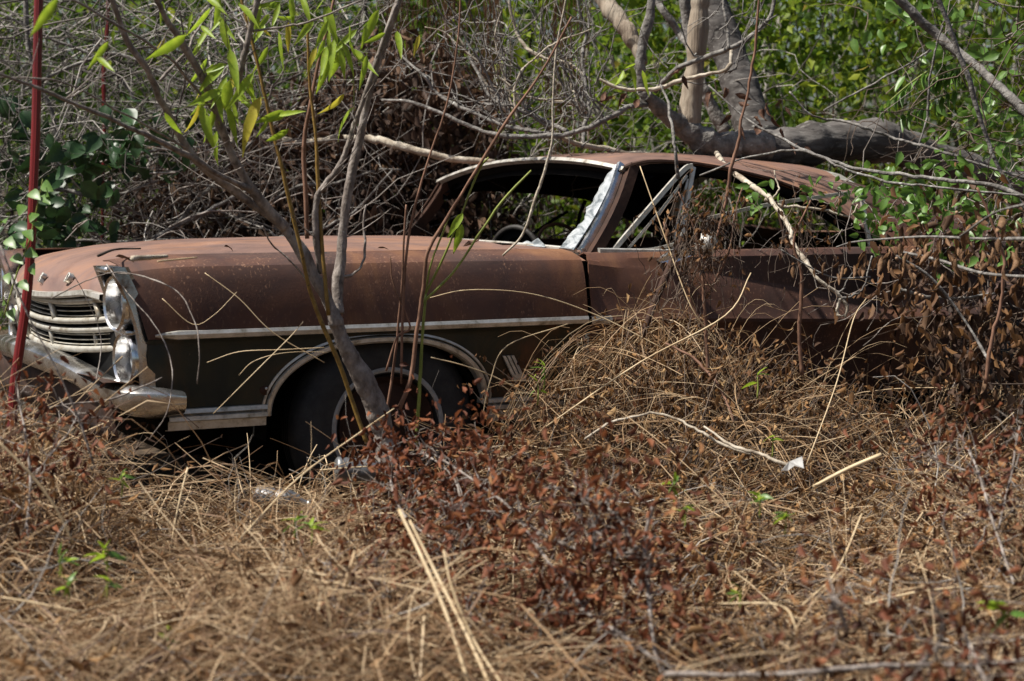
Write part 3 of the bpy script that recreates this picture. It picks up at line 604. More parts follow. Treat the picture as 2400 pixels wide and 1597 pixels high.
bar('frame_bar', [side(1642, 516, .15), side(1800, 480, .16), side(1992, 452, .16)], .014, M['trim'], wf)
bar('frame_bar', [side(2018, 452, .16), side(2028, 520, .14), side(2044, 600, .12)], .017, M['trim'], wf)
bar('frame_bar', [side(1826, 484, .17), side(1838, 540, .16), side(1850, 590, .14)], .022, M['dark_rust'], wf)
bar('frame_bar', [side(1830, 484, .155), side(1844, 530, .15)], .008, M['trim'], wf)
# door mirror
mr = bpy.data.objects.new('door_mirror', None); COL.objects.link(mr); mr.parent = door
p0, p1 = side(1540, 611, .05), side(1600, 583, .045)
V = np.array([p0, p0 * .4 + p1 * .6 + (0, -.02, .012), p1 + (0, -.05, .004), p1 + (.03, -.045, -.02), p0 + (.05, -.02, -.012), p0 + (.012, 0, -.006)]); V2 = V + np.array([0, .03, 0])
lpart('mirror_base', (np.vstack([V, V2]), [tuple(range(6)), tuple(range(11, 5, -1))] + [(i, i + 6, (i + 1) % 6 + 6, (i + 1) % 6) for i in range(6)]), M['chrome'], mr, smooth=False)
mh = lpart('mirror_head', lathe([(0, -.045), (.03, -.04), (.05, -.022), (.056, 0), (.057, .012), (.05, .014), (.0, .01)], 24, axis='x'), M['trim'], mr); mh.scale = (.8, .8, .8); p = side(1655, 572, .0); mh.location = p; mh.rotation_euler = (0, 0, math.radians(20))
# inside
lpart('dashboard', rbox(1.62, 1.85, .14, 1.84, .62, .895, .05), M['seat'], car)
st = bpy.data.objects.new('front_seat', None); COL.objects.link(st); st.parent = car
lpart('cushion', rbox(2.15, 2.7, .2, 1.78, .30, .52, .07), M['seat'], st); lpart('backrest', rbox(2.62, 2.78, .2, .95, .42, .86, .06), M['seat'], st)
lpart('backrest', rbox(2.62, 2.78, 1.03, 1.78, .42, .80, .06), M['seat'], st)
lpart('rear_seat', rbox(3.2, 3.5, .2, 1.78, .3, .84, .07), M['seat'], car)
sw = bpy.data.objects.new('wheel_like_disc', None); COL.objects.link(sw); sw.parent = car; sw.location = (1.965, 1.30, .845); sw.rotation_euler = (0, math.radians(-12), math.radians(-62))  # dark wheel-like disc, an old tyre standing in the cabin
lpart('wheel_rim', lathe([(.128 + .013 * math.cos(a), .013 * math.sin(a)) for a in np.linspace(0, 2 * PI, 9)], 40), M['seat'], sw)
lpart('wheel_disc', lathe([(.0, .016), (.06, .02), (.118, .006), (.118, .010), (.0, .024)], 32), M['black'], sw)
hoop = crom(np.array([side(1262, 600, 1.3), side(1262, 560, 1.3), side(1276, 534, 1.3), side(1310, 526, 1.3), side(1345, 542, 1.3), side(1372, 575, 1.3)]), 6)
lpart('seat_hoop', limb(hoop, [.008] * len(hoop), sides=8, wob=.03), M['rust'], car)
lpart('brace_bar', limb(np.array([side(1250, 548, 1.5), side(1290, 520, 1.5), side(1330, 496, 1.5)]), [.008] * 3, sides=6, wob=.02), M['black'], car)
lpart('brace_bar', limb(np.array([side(1345, 570, 1.6), side(1360, 500, 1.6), side(1372, 470, 1.6)]), [.010] * 3, sides=6, wob=.02), M['black'], car)

# ================================================================== red posts
def post(pts, label):
    c = crom(np.array([[*at(a, b, y), w * y / F_PX / 2] for a, b, y, w in pts]), 8); K = len(c); prof = []
    for ang in np.linspace(0, 2 * PI, 13)[:-1]: prof.append((math.cos(ang), math.sin(ang)))
    V, Fc = limb(c[:, :3], c[:, 3], sides=12, wob=.01)
    # a rib down the face of the post
    rib = limb(c[:, :3] + np.stack([c[:, 3] * .35, -c[:, 3] * .95, 0 * c[:, 3]], -1), c[:, 3] * .28, sides=6, wob=.02)
    t = thing('metal_post', label, 'post', c[-1, :3])
    wpart('shaft', (V, Fc), M['red_paint'], t); wpart('rib', rib, M['red_paint'], t)
    return t
post([(92, -60, 5.25, 21), (88, 120, 5.25, 21), (84, 300, 5.25, 21), (77, 470, 5.25, 21), (71, 600, 5.25, 22), (60, 720, 5.25, 23), (44, 830, 5.25, 23), (32, 920, 5.25, 23), (22, 1080, 5.25, 24)], 'tall bright red metal post in front of the car grille')
post([(256, -40, 8.4, 8), (250, 90, 8.4, 9), (243, 180, 8.4, 10), (245, 290, 8.4, 9), (241, 440, 8.4, 8), (240, 640, 8.4, 8)], 'thin dark red post far back among the grey brush')

# ================================================================== willow sapling before the front wheel
wroot = thing('willow_sapling', 'young willow with forked bare trunk growing before the front wheel', 'tree', at(905, 1075, 5.72))
wl_ = [
 ('trunk', [(922, 1110, 5.72, 84), (908, 1040, 5.72, 62), (895, 985, 5.72, 54), (868, 900, 5.70, 47), (833, 825, 5.68, 42), (803, 755, 5.66, 37), (780, 695, 5.64, 32), (742, 628, 5.62, 29), (700, 565, 5.6, 28), (655, 518, 5.58, 26)], 12),
 ('limb', [(668, 535, 5.585, 34), (610, 470, 5.53, 31), (560, 385, 5.47, 29), (530, 300, 5.42, 27), (505, 225, 5.36, 25), (440, 110, 5.25, 23), (395, 50, 5.18, 21), (350, -40, 5.1, 20)], 10),
 ('limb', [(655, 522, 5.58, 30), (560, 455, 5.50, 27), (480, 392, 5.42, 26), (430, 330, 5.36, 24), (385, 240, 5.28, 22), (345, 160, 5.2, 20), (300, 90, 5.14, 18), (250, -40, 5.05, 16)], 10),
 ('limb', [(592, 448, 5.51, 21), (520, 412, 5.4, 19), (440, 365, 5.28, 17), (340, 312, 5.1, 15), (250, 275, 4.95, 14), (150, 235, 4.8, 12), (60, 195, 4.7, 10), (-40, 160, 4.6, 8)], 8),
 ('limb', [(792, 735, 5.66, 38), (793, 660, 5.68, 35), (803, 560, 5.7, 32), (820, 440, 5.7, 30), (845, 320, 5.7, 28), (872, 210, 5.68, 26), (905, 100, 5.66, 24), (950, -40, 5.62, 22)], 10),
 ('limb', [(752, 640, 5.63, 24), (742, 560, 5.6, 22), (738, 480, 5.58, 20), (752, 448, 5.57, 19), (790, 395, 5.56, 18), (822, 330, 5.55, 17), (855, 230, 5.54, 15), (900, 90, 5.52, 13), (930, 10, 5.5, 11)], 8),
 ('limb', [(545, 345, 5.45, 18), (548, 250, 5.45, 17), (562, 160, 5.42, 18), (585, 70, 5.4, 19), (612, -30, 5.38, 20)], 8),
 ('limb', [(578, 75, 5.4, 9), (660, 62, 5.38, 7), (740, 40, 5.36, 6), (850, 0, 5.3, 5)], 6),
 ('limb', [(525, 290, 5.42, 12), (470, 220, 5.3, 11), (400, 140, 5.15, 10), (300, 70, 5.0, 9), (190, 10, 4.9, 8), (120, -30, 4.85, 7)], 6),
 ('limb', [(440, 350, 5.37, 10), (330, 290, 5.2, 8), (230, 240, 5.05, 7), (120, 200, 4.9, 6), (-30, 180, 4.8, 5)], 6),
 ('limb', [(800, 650, 5.68, 10), (830, 640, 5.7, 9), (850, 600, 5.72, 8), (850, 520, 5.75, 7), (858, 480, 5.75, 6)], 6),
 ('limb', [(720, 660, 5.63, 8), (690, 620, 5.6, 7), (640, 575, 5.58, 6), (615, 530, 5.55, 5)], 6),
 ('limb', [(375, 190, 5.25, 10), (420, 130, 5.3, 9), (460, 70, 5.35, 8), (500, 20, 5.4, 6)], 6),
]
for nm, pts, sd_ in wl_:
    wpart(nm, pxlimb(pts, sub=9, sides=sd_, wob=.07, jit=.0014, thin=1.0 if nm == 'trunk' else .74), M['willow_bark'], wroot)
tw = []
for nm, pts, sd_ in wl_[1:7]:
    for k in range(7):
        i = random.randrange(1, len(pts) - 1); a = pts[i]; b = at(a[0], a[1], a[2]); d = rng.normal(size=3) * np.array([1, .6, .8]); d[2] = abs(d[2]) * .8 + .2
        L_ = random.uniform(.06, .28); q = [b + d / np.linalg.norm(d) * L_ * t + np.array([0, 0, .25 * L_ * t * t]) for t in np.linspace(0, 1, 5)]; tw.append(q)
V, Fc, rr = tubes(np.array(tw), np.linspace(.0022, .0008, 5)[None].repeat(len(tw), 0), 4)
wpart('twig', (V, Fc), M['willow_bark'], wroot)['kind'] = 'stuff'
WL = [leafmesh(9, 5, .21, .55, b, 1.0, .04, i, .62) for i, b in enumerate((.35, .7, .1, -.3))]
WLm = [newmesh('leaf', v, f, M['willow_leaf']) for v, f in WL]; WLy = newmesh('leaf', *WL[1], M['yellow_leaf']); WLo = newmesh('leaf', *leafmesh(9, 5, .40, .5, .3, 1.0, .03, 9, .7), M['willow_leaf'])
wleaves = [(136, -4, 69, 92, 4.1), (268, 70, 254, 113, 4.7), (254, 98, 207, 163, 4.7), (226, 132, 268, 176, 4.7), (436, 82, 346, 149, 4.9), (451, 31, 436, 69, 5.1), (493, 19, 450, 73, 5.2), (520, 44, 497, 75, 5.2),
 (532, 151, 474, 168, 5.3), (528, 153, 463, 203, 5.3), (538, 115, 555, 195, 5.3), (539, 189, 526, 247, 5.2), (595, 170, 543, 239, 5.3), (583, 187, 597, 237, 5.4), (560, 214, 585, 254, 5.4), (520, 210, 455, 245, 5.3),
 (465, 245, 457, 302, 5.3), (472, 247, 488, 329, 5.3), (493, 235, 511, 279, 5.4), (545, 239, 559, 285, 5.4), (612, 226, 559, 327, 5.3), (386, 264, 417, 318, 5.2), (666, 260, 608, 285, 5.4), (666, 274, 612, 283, 5.4), (627, 283, 610, 314, 5.4),
 (677, 302, 627, 340, 5.4), (631, 34, 608, 65, 5.5), (620, 57, 601, 96, 5.5), (681, -6, 689, 50, 5.5), (708, -6, 723, 38, 5.5), (735, 46, 700, 92, 5.5), (761, 92, 740, 138, 5.5), (784, 92, 769, 165, 5.5), (798, 119, 779, 184, 5.5),
 (803, 99, 826, 161, 5.5), (830, 115, 872, 172, 5.5), (887, 23, 851, 98, 5.5), (903, 77, 863, 103, 5.5), (930, 73, 939, 122, 5.5), (983, 82, 972, 122, 5.5), (807, 220, 773, 266, 5.5), (830, 251, 777, 306, 5.5), (762, -8, 742, 24, 5.5),
 (655, 8, 640, 60, 5.5), (480, -8, 520, 18, 5.2), (690, 40, 640, 50, 5.5), (760, 20, 770, 70, 5.5), (600, 20, 640, 8, 5.4), (560, 10, 600, 45, 5.4), (500, 150, 480, 190, 5.35), (650, 270, 700, 262, 5.4), (470, 60, 500, 90, 5.3)]
for i, (a, b, c, d, y) in enumerate(wleaves):
    me = WLy if i in (16, 20, 39, 40) else (WLo if i == 11 else WLm[i % 4])
    p0 = at(a, b, y); p1 = at(c, d, y - random.uniform(-.03, .05)); p1 = p0 + (p1 - p0) * (1.3 if y > 5 else 1.05); place_leaf('leaf', me, p0, p1, wroot, 0, random.uniform(.85, 1.1), face=.5)
for i in range(46):
    a, b = random.choice([(random.gauss(520, 50), random.gauss(200, 60)), (random.gauss(770, 60), random.gauss(90, 60)), (random.gauss(600, 120), random.gauss(40, 35))]); y = random.uniform(5.3, 5.6); an = random.gauss(1.75, .5); L_ = random.uniform(55, 100)
    place_leaf('leaf', WLm[i % 4] if i % 9 else WLy, at(a, b, y), at(a + L_ * math.cos(an), b + L_ * math.sin(an), y - .02), wroot, 0, random.uniform(.8, 1.1), face=.6)
pet = []                                                  # thin shoots that carry the leaf sprays
for pts in ([(548, 250, 5.45), (540, 170, 5.38), (532, 90, 5.32), (520, 20, 5.3)], [(620, 230, 5.4), (545, 240, 5.35), (470, 246, 5.3), (400, 258, 5.25)], [(770, 168, 5.5), (780, 92, 5.5), (745, 20, 5.5), (720, -30, 5.5)], [(830, 260, 5.5), (826, 165, 5.5), (800, 95, 5.5), (742, 60, 5.5)],
            [(612, 226, 5.35), (590, 175, 5.35), (560, 205, 5.35), (540, 190, 5.35)], [(690, 60, 5.5), (660, 34, 5.5), (630, 20, 5.5), (590, 30, 5.45)]):
    pet.append(crom(np.array([at(*p) for p in pts]), 5))
for q in pet:
    V, Fc, rr = tubes(np.array([q]), np.full((1, len(q)), .0016), 5); wpart('leaf_shoot', (V, Fc), M['green_stem'], wroot)

# separate thin shoots standing before the fender
def shoot(name, label, pts, m, group='thin shoots before the fender'):
    return wthing(name, pxlimb(pts, sub=6, sides=7, wob=.05, jit=.0008), m, label, 'shoot', group)
shoot('ochre_shoot', 'mustard brown shoot curving up past the willow trunk from the wheel', [(860, 1040, 5.6, 11), (832, 960, 5.6, 11), (795, 850, 5.58, 11), (752, 750, 5.56, 10), (728, 680, 5.55, 10), (698, 560, 5.52, 9), (665, 420, 5.5, 10), (635, 300, 5.5, 9), (605, 160, 5.5, 8), (570, 20, 5.5, 7), (560, -30, 5.5, 6)], M['ochre'])
shoot('ochre_shoot', 'straight ochre stem rising just left of the right willow limb', [(770, 740, 5.6, 11), (757, 600, 5.6, 10), (748, 450, 5.6, 9), (742, 320, 5.6, 8), (725, 180, 5.6, 7), (720, 60, 5.6, 6)], M['ochre'])
shoot('green_shoot', 'upright green stem before the dark wheel arch', [(975, 1050, 5.75, 9), (980, 950, 5.75, 8), (988, 800, 5.75, 7), (998, 690, 5.75, 7)], M['green_stem'])
shoot('green_shoot', 'slender green stem slanting right across the fender to the windscreen', [(990, 710, 5.75, 7), (1060, 640, 5.75, 6), (1130, 540, 5.75, 6), (1180, 470, 5.75, 6), (1245, 400, 5.75, 4)], M['green_stem'])
shoot('green_shoot', 'green stem slanting to the pair of leaves by the hood', [(992, 700, 5.76, 6), (1030, 620, 5.74, 6), (1070, 520, 5.7, 5), (1120, 400, 5.68, 5), (1145, 370, 5.66, 4)], M['green_stem'])
shoot('green_shoot', 'straw green stem leaning right of the willow towards the hood', [(992, 705, 5.76, 6), (1010, 620, 5.74, 5), (1035, 550, 5.74, 5), (1060, 490, 5.74, 3)], M['green_stem'])
shoot('brown_shoot', 'grey brown stem crossing before the fender beside the green shoots', [(935, 960, 5.72, 12), (962, 890, 5.72, 11), (975, 780, 5.72, 11), (990, 690, 5.72, 10), (1000, 600, 5.7, 9), (1040, 530, 5.7, 9), (1100, 430, 5.68, 8), (1180, 300, 5.66, 8), (1270, 170, 5.64, 6), (1340, 40, 5.62, 5)], M['red_twig'])
shoot('brown_shoot', 'thin red brown stem rising behind the right willow limb', [(940, 900, 5.74, 6), (945, 740, 5.74, 6), (960, 560, 5.74, 6), (1000, 400, 5.74, 5), (1050, 250, 5.74, 5), (1075, 100, 5.74, 4), (1080, -20, 5.74, 4)], M['red_twig'])
shoot('brown_shoot', 'curved reddish stem between the wheel arch and the hood', [(905, 870, 5.75, 5), (930, 790, 5.75, 5), (955, 770, 5.75, 5), (940, 720, 5.75, 4), (918, 660, 5.75, 4), (915, 600, 5.75, 3)], M['red_twig'])
shoot('brown_shoot', 'straight dark stem standing in front of the trim strip over the wheel arch', [(900, 1000, 5.76, 7), (925, 850, 5.76, 7), (940, 690, 5.76, 6), (948, 560, 5.76, 5), (952, 480, 5.76, 4)], M['red_twig'])
shoot('brown_shoot', 'dark vine stem hanging from the top edge between the willow limbs', [(720, 560, 5.62, 11), (716, 460, 5.62, 11), (712, 330, 5.62, 10), (735, 200, 5.62, 8), (770, 60, 5.62, 7), (790, -30, 5.62, 6)], M['red_twig'])
shoot('grey_shoot', 'pale bent twig hanging in front of the broken windscreen', [(1178, 600, 5.9, 5), (1222, 552, 5.9, 6), (1250, 470, 5.9, 7), (1272, 400, 5.9, 7), (1288, 330, 5.9, 6), (1290, 240, 5.9, 5), (1300, 120, 5.9, 5), (1330, -20, 5.9, 4)], M['pale_bark'])
for i, (a, b, c, d) in enumerate(((1085, 501, 1046, 557), (1083, 526, 1065, 599))):
    o = place_leaf('willow_leaf', WLm[i], at(a, b, 5.68), at(c, d, 5.66), None, .9, 1.3, face=.3)
    tag(o, ('upper' if i == 0 else 'lower, spotted') + ' bright green leaf hanging before the hood edge', 'leaf')
# thin dry flower stalks crossing the front fender
for pts, lb in (([(485, 850, 5.5, 4), (560, 825, 5.5, 5), (660, 820, 5.5, 5), (760, 815, 5.55, 5)], 'pale dry stalk lying level across the dark lower fender'),
                ([(560, 880, 5.45, 3), (590, 850, 5.45, 4), (640, 832, 5.45, 4), (700, 825, 5.5, 4), (770, 826, 5.55, 3)], 'second pale stalk arching over the lower fender'),
                ([(500, 970, 5.4, 4), (590, 880, 5.4, 5), (680, 790, 5.45, 5), (710, 755, 5.45, 3)], 'tan straw slanting up across the dark lower fender'),
                ([(380, 700, 5.4, 5), (450, 760, 5.4, 5), (500, 740, 5.42, 4), (555, 685, 5.45, 3)], 'thin brown twig arching over the front corner of the fender')):
    wthing('dry_stalk', pxlimb(pts, sub=6, sides=5, wob=.05, thin=.42), M['stalk'], lb, 'stalk', 'pale stalks across the fender')
for pts, lb in (([(275, 640, 5.5, 6), (340, 650, 5.4, 6), (420, 690, 5.3, 6), (460, 760, 5.25, 6), (470, 830, 5.2, 5), (462, 900, 5.2, 5)], 'grey twig bowing in an arc before the headlights'),
                ([(250, 620, 5.5, 6), (300, 690, 5.4, 6), (360, 760, 5.35, 6), (400, 850, 5.3, 6), (390, 960, 5.2, 6), (350, 1030, 5.2, 5)], 'thin grey twig hanging before the stacked headlights'),
                ([(120, 700, 5.35, 5), (200, 660, 5.4, 5), (280, 640, 5.4, 5), (380, 660, 5.4, 4)], 'thin twig sloping up over the grille to the hood corner'),
                ([(0, 575, 4.6, 9), (60, 720, 4.6, 9), (130, 850, 4.6, 9), (180, 960, 4.6, 9), (220, 1090, 4.6, 9)], 'blurred brown stem slanting across the bumper at far left'),
                ([(90, 960, 4.9, 8), (180, 945, 4.95, 8), (260, 940, 5.0, 8), (330, 910, 5.05, 7), (380, 885, 5.1, 5)], 'thorny grey twig lying before the bumper corner'),
                ([(170, 640, 5.4, 4), (215, 720, 5.4, 4), (240, 800, 5.4, 4), (225, 900, 5.3, 4)], 'fine twig hanging over the middle of the grille')):
    wthing('grey_twig', pxlimb(pts, sub=6, sides=6, wob=.08, jit=.001, thin=.55), M['willow_bark'], lb, 'twig', 'twigs before the car front')

# ================================================================== fallen tree on the roof
ftree = thing('fallen_tree', 'grey fallen tree with broken limbs lying across the car roof', 'tree', at(2250, 420, 8.2))
wpart('trunk', pxlimb([(2420, 450, 8.6, 70), (2300, 415, 8.45, 74), (2180, 372, 8.25, 80), (2080, 335, 8.1, 84), (1980, 330, 8.0, 86), (1880, 340, 7.9, 84), (1790, 352, 7.85, 82), (1720, 355, 7.8, 66)], sub=14, sides=40, wob=.05, ridge=.085), M['log_bark'], ftree)
wpart('broken_stub', pxlimb([(1800, 345, 7.78, 66), (1740, 340, 7.74, 70), (1690, 345, 7.7, 72), (1650, 332, 7.68, 66), (1618, 308, 7.66, 58), (1592, 288, 7.66, 48)], sub=8, sides=28, wob=.08, ridge=.04), M['grey_bark'], ftree)
wpart('limb', pxlimb([(1790, 350, 7.9, 88), (1768, 300, 7.95, 84), (1745, 230, 8.0, 80), (1718, 150, 8.05, 76), (1690, 70, 8.1, 70), (1655, -40, 8.15, 64)], sub=9, sides=30, wob=.05, ridge=.05), M['log_bark'], ftree)
wpart('standing_stub', pxlimb([(1612, 300, 7.66, 52), (1618, 250, 7.66, 48), (1628, 170, 7.66, 44), (1634, 100, 7.66, 46), (1640, 20, 7.66, 42), (1644, -40, 7.66, 40)], sub=9, sides=22, wob=.05, ridge=.05), M['bare_wood'], ftree)
ft = [
 ('limb', [(1606, 292, 7.66, 44), (1568, 280, 7.6, 38), (1535, 258, 7.55, 36), (1512, 225, 7.5, 32)], 'grey_bark', 14),
 ('limb', [(1520, 236, 7.52, 34), (1503, 190, 7.5, 30), (1503, 130, 7.5, 25), (1515, 60, 7.5, 21), (1530, -30, 7.5, 18)], 'grey_bark', 12),
 ('limb', [(1508, 150, 7.55, 22), (1490, 105, 7.6, 36), (1462, 55, 7.65, 40), (1430, 15, 7.7, 40), (1395, -30, 7.75, 38)], 'bare_wood', 14),
 ('limb', [(1515, 245, 7.5, 18), (1475, 250, 7.4, 16), (1440, 268, 7.35, 16), (1390, 290, 7.3, 16), (1330, 305, 7.3, 16), (1270, 312, 7.3, 14), (1200, 308, 7.3, 13), (1120, 292, 7.35, 12), (1040, 262, 7.4, 11), (960, 235, 7.45, 10), (895, 235, 7.5, 7)], 'grey_bark', 9),
 ('limb', [(1270, 312, 7.3, 11), (1180, 290, 7.4, 11), (1090, 250, 7.5, 10), (1020, 205, 7.6, 9), (980, 165, 7.6, 8), (940, 130, 7.7, 6)], 'grey_bark', 8),
 ('limb', [(1330, 308, 7.3, 14), (1290, 290, 7.45, 12), (1220, 260, 7.55, 11), (1160, 235, 7.6, 10), (1130, 180, 7.65, 8), (1105, 130, 7.7, 7), (1110, 80, 7.7, 5)], 'grey_bark', 8),
 ('limb', [(1300, 318, 7.3, 10), (1360, 340, 7.35, 14), (1420, 352, 7.45, 17), (1500, 360, 7.5, 16), (1600, 366, 7.6, 14)], 'pale_bark', 9),
 ('limb', [(1365, 345, 7.35, 13), (1370, 300, 7.5, 12), (1385, 260, 7.55, 12), (1378, 210, 7.6, 11), (1370, 140, 7.65, 10), (1378, 80, 7.7, 8), (1362, 20, 7.7, 7), (1350, -30, 7.7, 6)], 'grey_bark', 8),
 ('limb', [(1385, 190, 7.62, 9), (1330, 150, 7.7, 9), (1255, 130, 7.75, 10), (1215, 90, 7.8, 9), (1195, 20, 7.8, 8), (1190, -30, 7.8, 7)], 'pale_bark', 8),
 ('limb', [(1535, 215, 7.5, 16), (1585, 160, 7.4, 15), (1640, 132, 7.35, 15), (1710, 112, 7.3, 14), (1765, 75, 7.3, 13), (1805, 35, 7.3, 12), (1818, -30, 7.3, 11)], 'grey_bark', 9),
 ('limb', [(1405, 185, 7.35, 6), (1440, 205, 7.35, 10), (1490, 218, 7.35, 11), (1540, 216, 7.35, 12), (1620, 190, 7.3, 12), (1690, 172, 7.25, 11), (1708, 150, 7.25, 11), (1714, 118, 7.25, 9)], 'pale_bark', 8),
 ('limb', [(1708, 115, 7.3, 8), (1704, 70, 7.35, 9), (1700, 30, 7.35, 8), (1690, -30, 7.4, 7)], 'grey_bark', 7),
 ('limb', [(1640, 130, 8.3, 22), (1590, 80, 8.4, 19), (1550, 30, 8.4, 17), (1510, -30, 8.5, 15)], 'grey_bark', 9),
 ('limb', [(1700, 310, 8.2, 30), (1670, 250, 8.2, 28), (1645, 200, 8.2, 26), (1620, 100, 8.3, 30), (1600, -30, 8.3, 28)], 'grey_bark', 10),
 ('limb', [(1680, 360, 7.5, 14), (1700, 392, 7.2, 17), (1750, 432, 6.9, 16), (1795, 470, 6.7, 16), (1822, 510, 6.5, 15), (1838, 545, 6.4, 14), (1850, 590, 6.3, 14), (1880, 630, 6.25, 13), (1915, 665, 6.2, 12), (1965, 698, 6.2, 12), (1985, 722, 6.2, 10), (1980, 745, 6.2, 7)], 'pale_bark', 9),
 ('limb', [(1792, 468, 6.7, 10), (1835, 480, 6.7, 10), (1880, 478, 6.7, 9), (1930, 480, 6.7, 8), (1990, 500, 6.7, 6), (2010, 480, 6.7, 4)], 'pale_bark', 7),
 ('limb', [(1805, 472, 6.7, 6), (1820, 440, 6.75, 5), (1815, 400, 6.8, 4)], 'pale_bark', 5),
 ('limb', [(1970, 700, 6.2, 8), (2020, 690, 6.2, 7), (2042, 668, 6.2, 6), (2044, 600, 6.2, 5)], 'grey_bark', 6),
 ('limb', [(1960, 690, 6.2, 7), (1985, 670, 6.2, 5), (1998, 640, 6.2, 4)], 'grey_bark', 5),
 ('limb', [(1968, 700, 6.2, 9), (1962, 720, 6.2, 8), (1978, 738, 6.2, 6)], 'pale_bark', 6),
]
for nm, pts, mt, sd_ in ft:
    wpart(nm, pxlimb(pts, sub=7, sides=sd_, wob=.09, jit=.0025, thin=.82 if pts[0][3] < 20 else 1), M[mt], ftree)
for i in range(16):
    x0, y0 = random.uniform(1180, 1480), random.uniform(245, 320); d = random.uniform(3.3, 4.9); pts = []; L_ = random.uniform(120, 330); yy = random.uniform(7.3, 7.9)
    for k in range(6):
        pts.append((x0, y0, yy, 7 - .9 * k)); x0 += math.cos(d) * L_ / 5; y0 += math.sin(d) * L_ / 5; d += random.gauss(.10, .22)
    ft.append(('limb', pts, random.choice(['grey_bark', 'pale_bark']), 6)); wpart('limb', pxlimb(pts, sub=6, sides=6, wob=.09, jit=.003), M[ft[-1][2]], ftree)
tw = []
for nm, pts, mt, sd_ in ft[3:12] + ft[-16:]:
    for k in range(9):
        i = random.randrange(1, len(pts)); a = pts[i]; b = at(a[0] + random.uniform(-20, 20), a[1], a[2]); d = rng.normal(size=3) * np.array([1, .5, 1]); d[2] += .3
        L_ = random.uniform(.05, .35); d = d / np.linalg.norm(d) * L_; j = rng.normal(size=(6, 3)) * .012; j[0] = 0
        tw.append([b + d * t + np.array([0, 0, .3 * L_ * t * t]) + j[n] for n, t in enumerate(np.linspace(0, 1, 6))])
V, Fc, rr = tubes(np.array(tw), np.linspace(.0035, .001, 6)[None].repeat(len(tw), 0), 4)
wpart('twig', (V, Fc), M['grey_bark'], ftree)['kind'] = 'stuff'
DL = [newmesh('dead_leaf', *leafmesh(7, 5, w, k, b, .9, .10, 20 + i, .7), M['dead_leaf']) for i, (w, k, b) in enumerate(((.5, 1.6, .8), (.6, 1.1, 1.2), (.45, 2.0, .4), (.55, 1.4, -.8)))]
for (a, b, L_) in [(1600, 160, 30), (1602, 178, 26), (1670, 215, 34), (1722, 220, 40), (1730, 240, 36), (1715, 270, 34), (1735, 290, 34), (1790, 255, 40), (1800, 240, 36), (1780, 290, 36), (1840, 250, 24), (1765, 275, 30), (1420, 215, 34), (1440, 225, 40), (1470, 220, 32), (1495, 232, 30), (1830, 300, 26), (1850, 330, 24), (1870, 335, 26), (1885, 345, 24), (1700, 205, 24), (1812, 270, 30)]:
    an = random.uniform(.2, 2.6); place_leaf('dead_leaf', random.choice(DL), at(a, b, 7.25), at(a + L_ * math.cos(an), b + L_ * abs(math.sin(an)) + 6, 7.22), ftree, random.uniform(-2, 2), random.uniform(.8, 1.1))
for i, (a, b, c, d) in enumerate(((1477, 153, 1500, 212), (1461, 165, 1450, 216), (1490, 150, 1462, 160), (1505, 165, 1512, 230))):
    place_leaf('leaf', WLm[i % 4], at(a, b, 7.1), at(c, d, 7.08), ftree, random.uniform(.4, 1.4), 1.2)

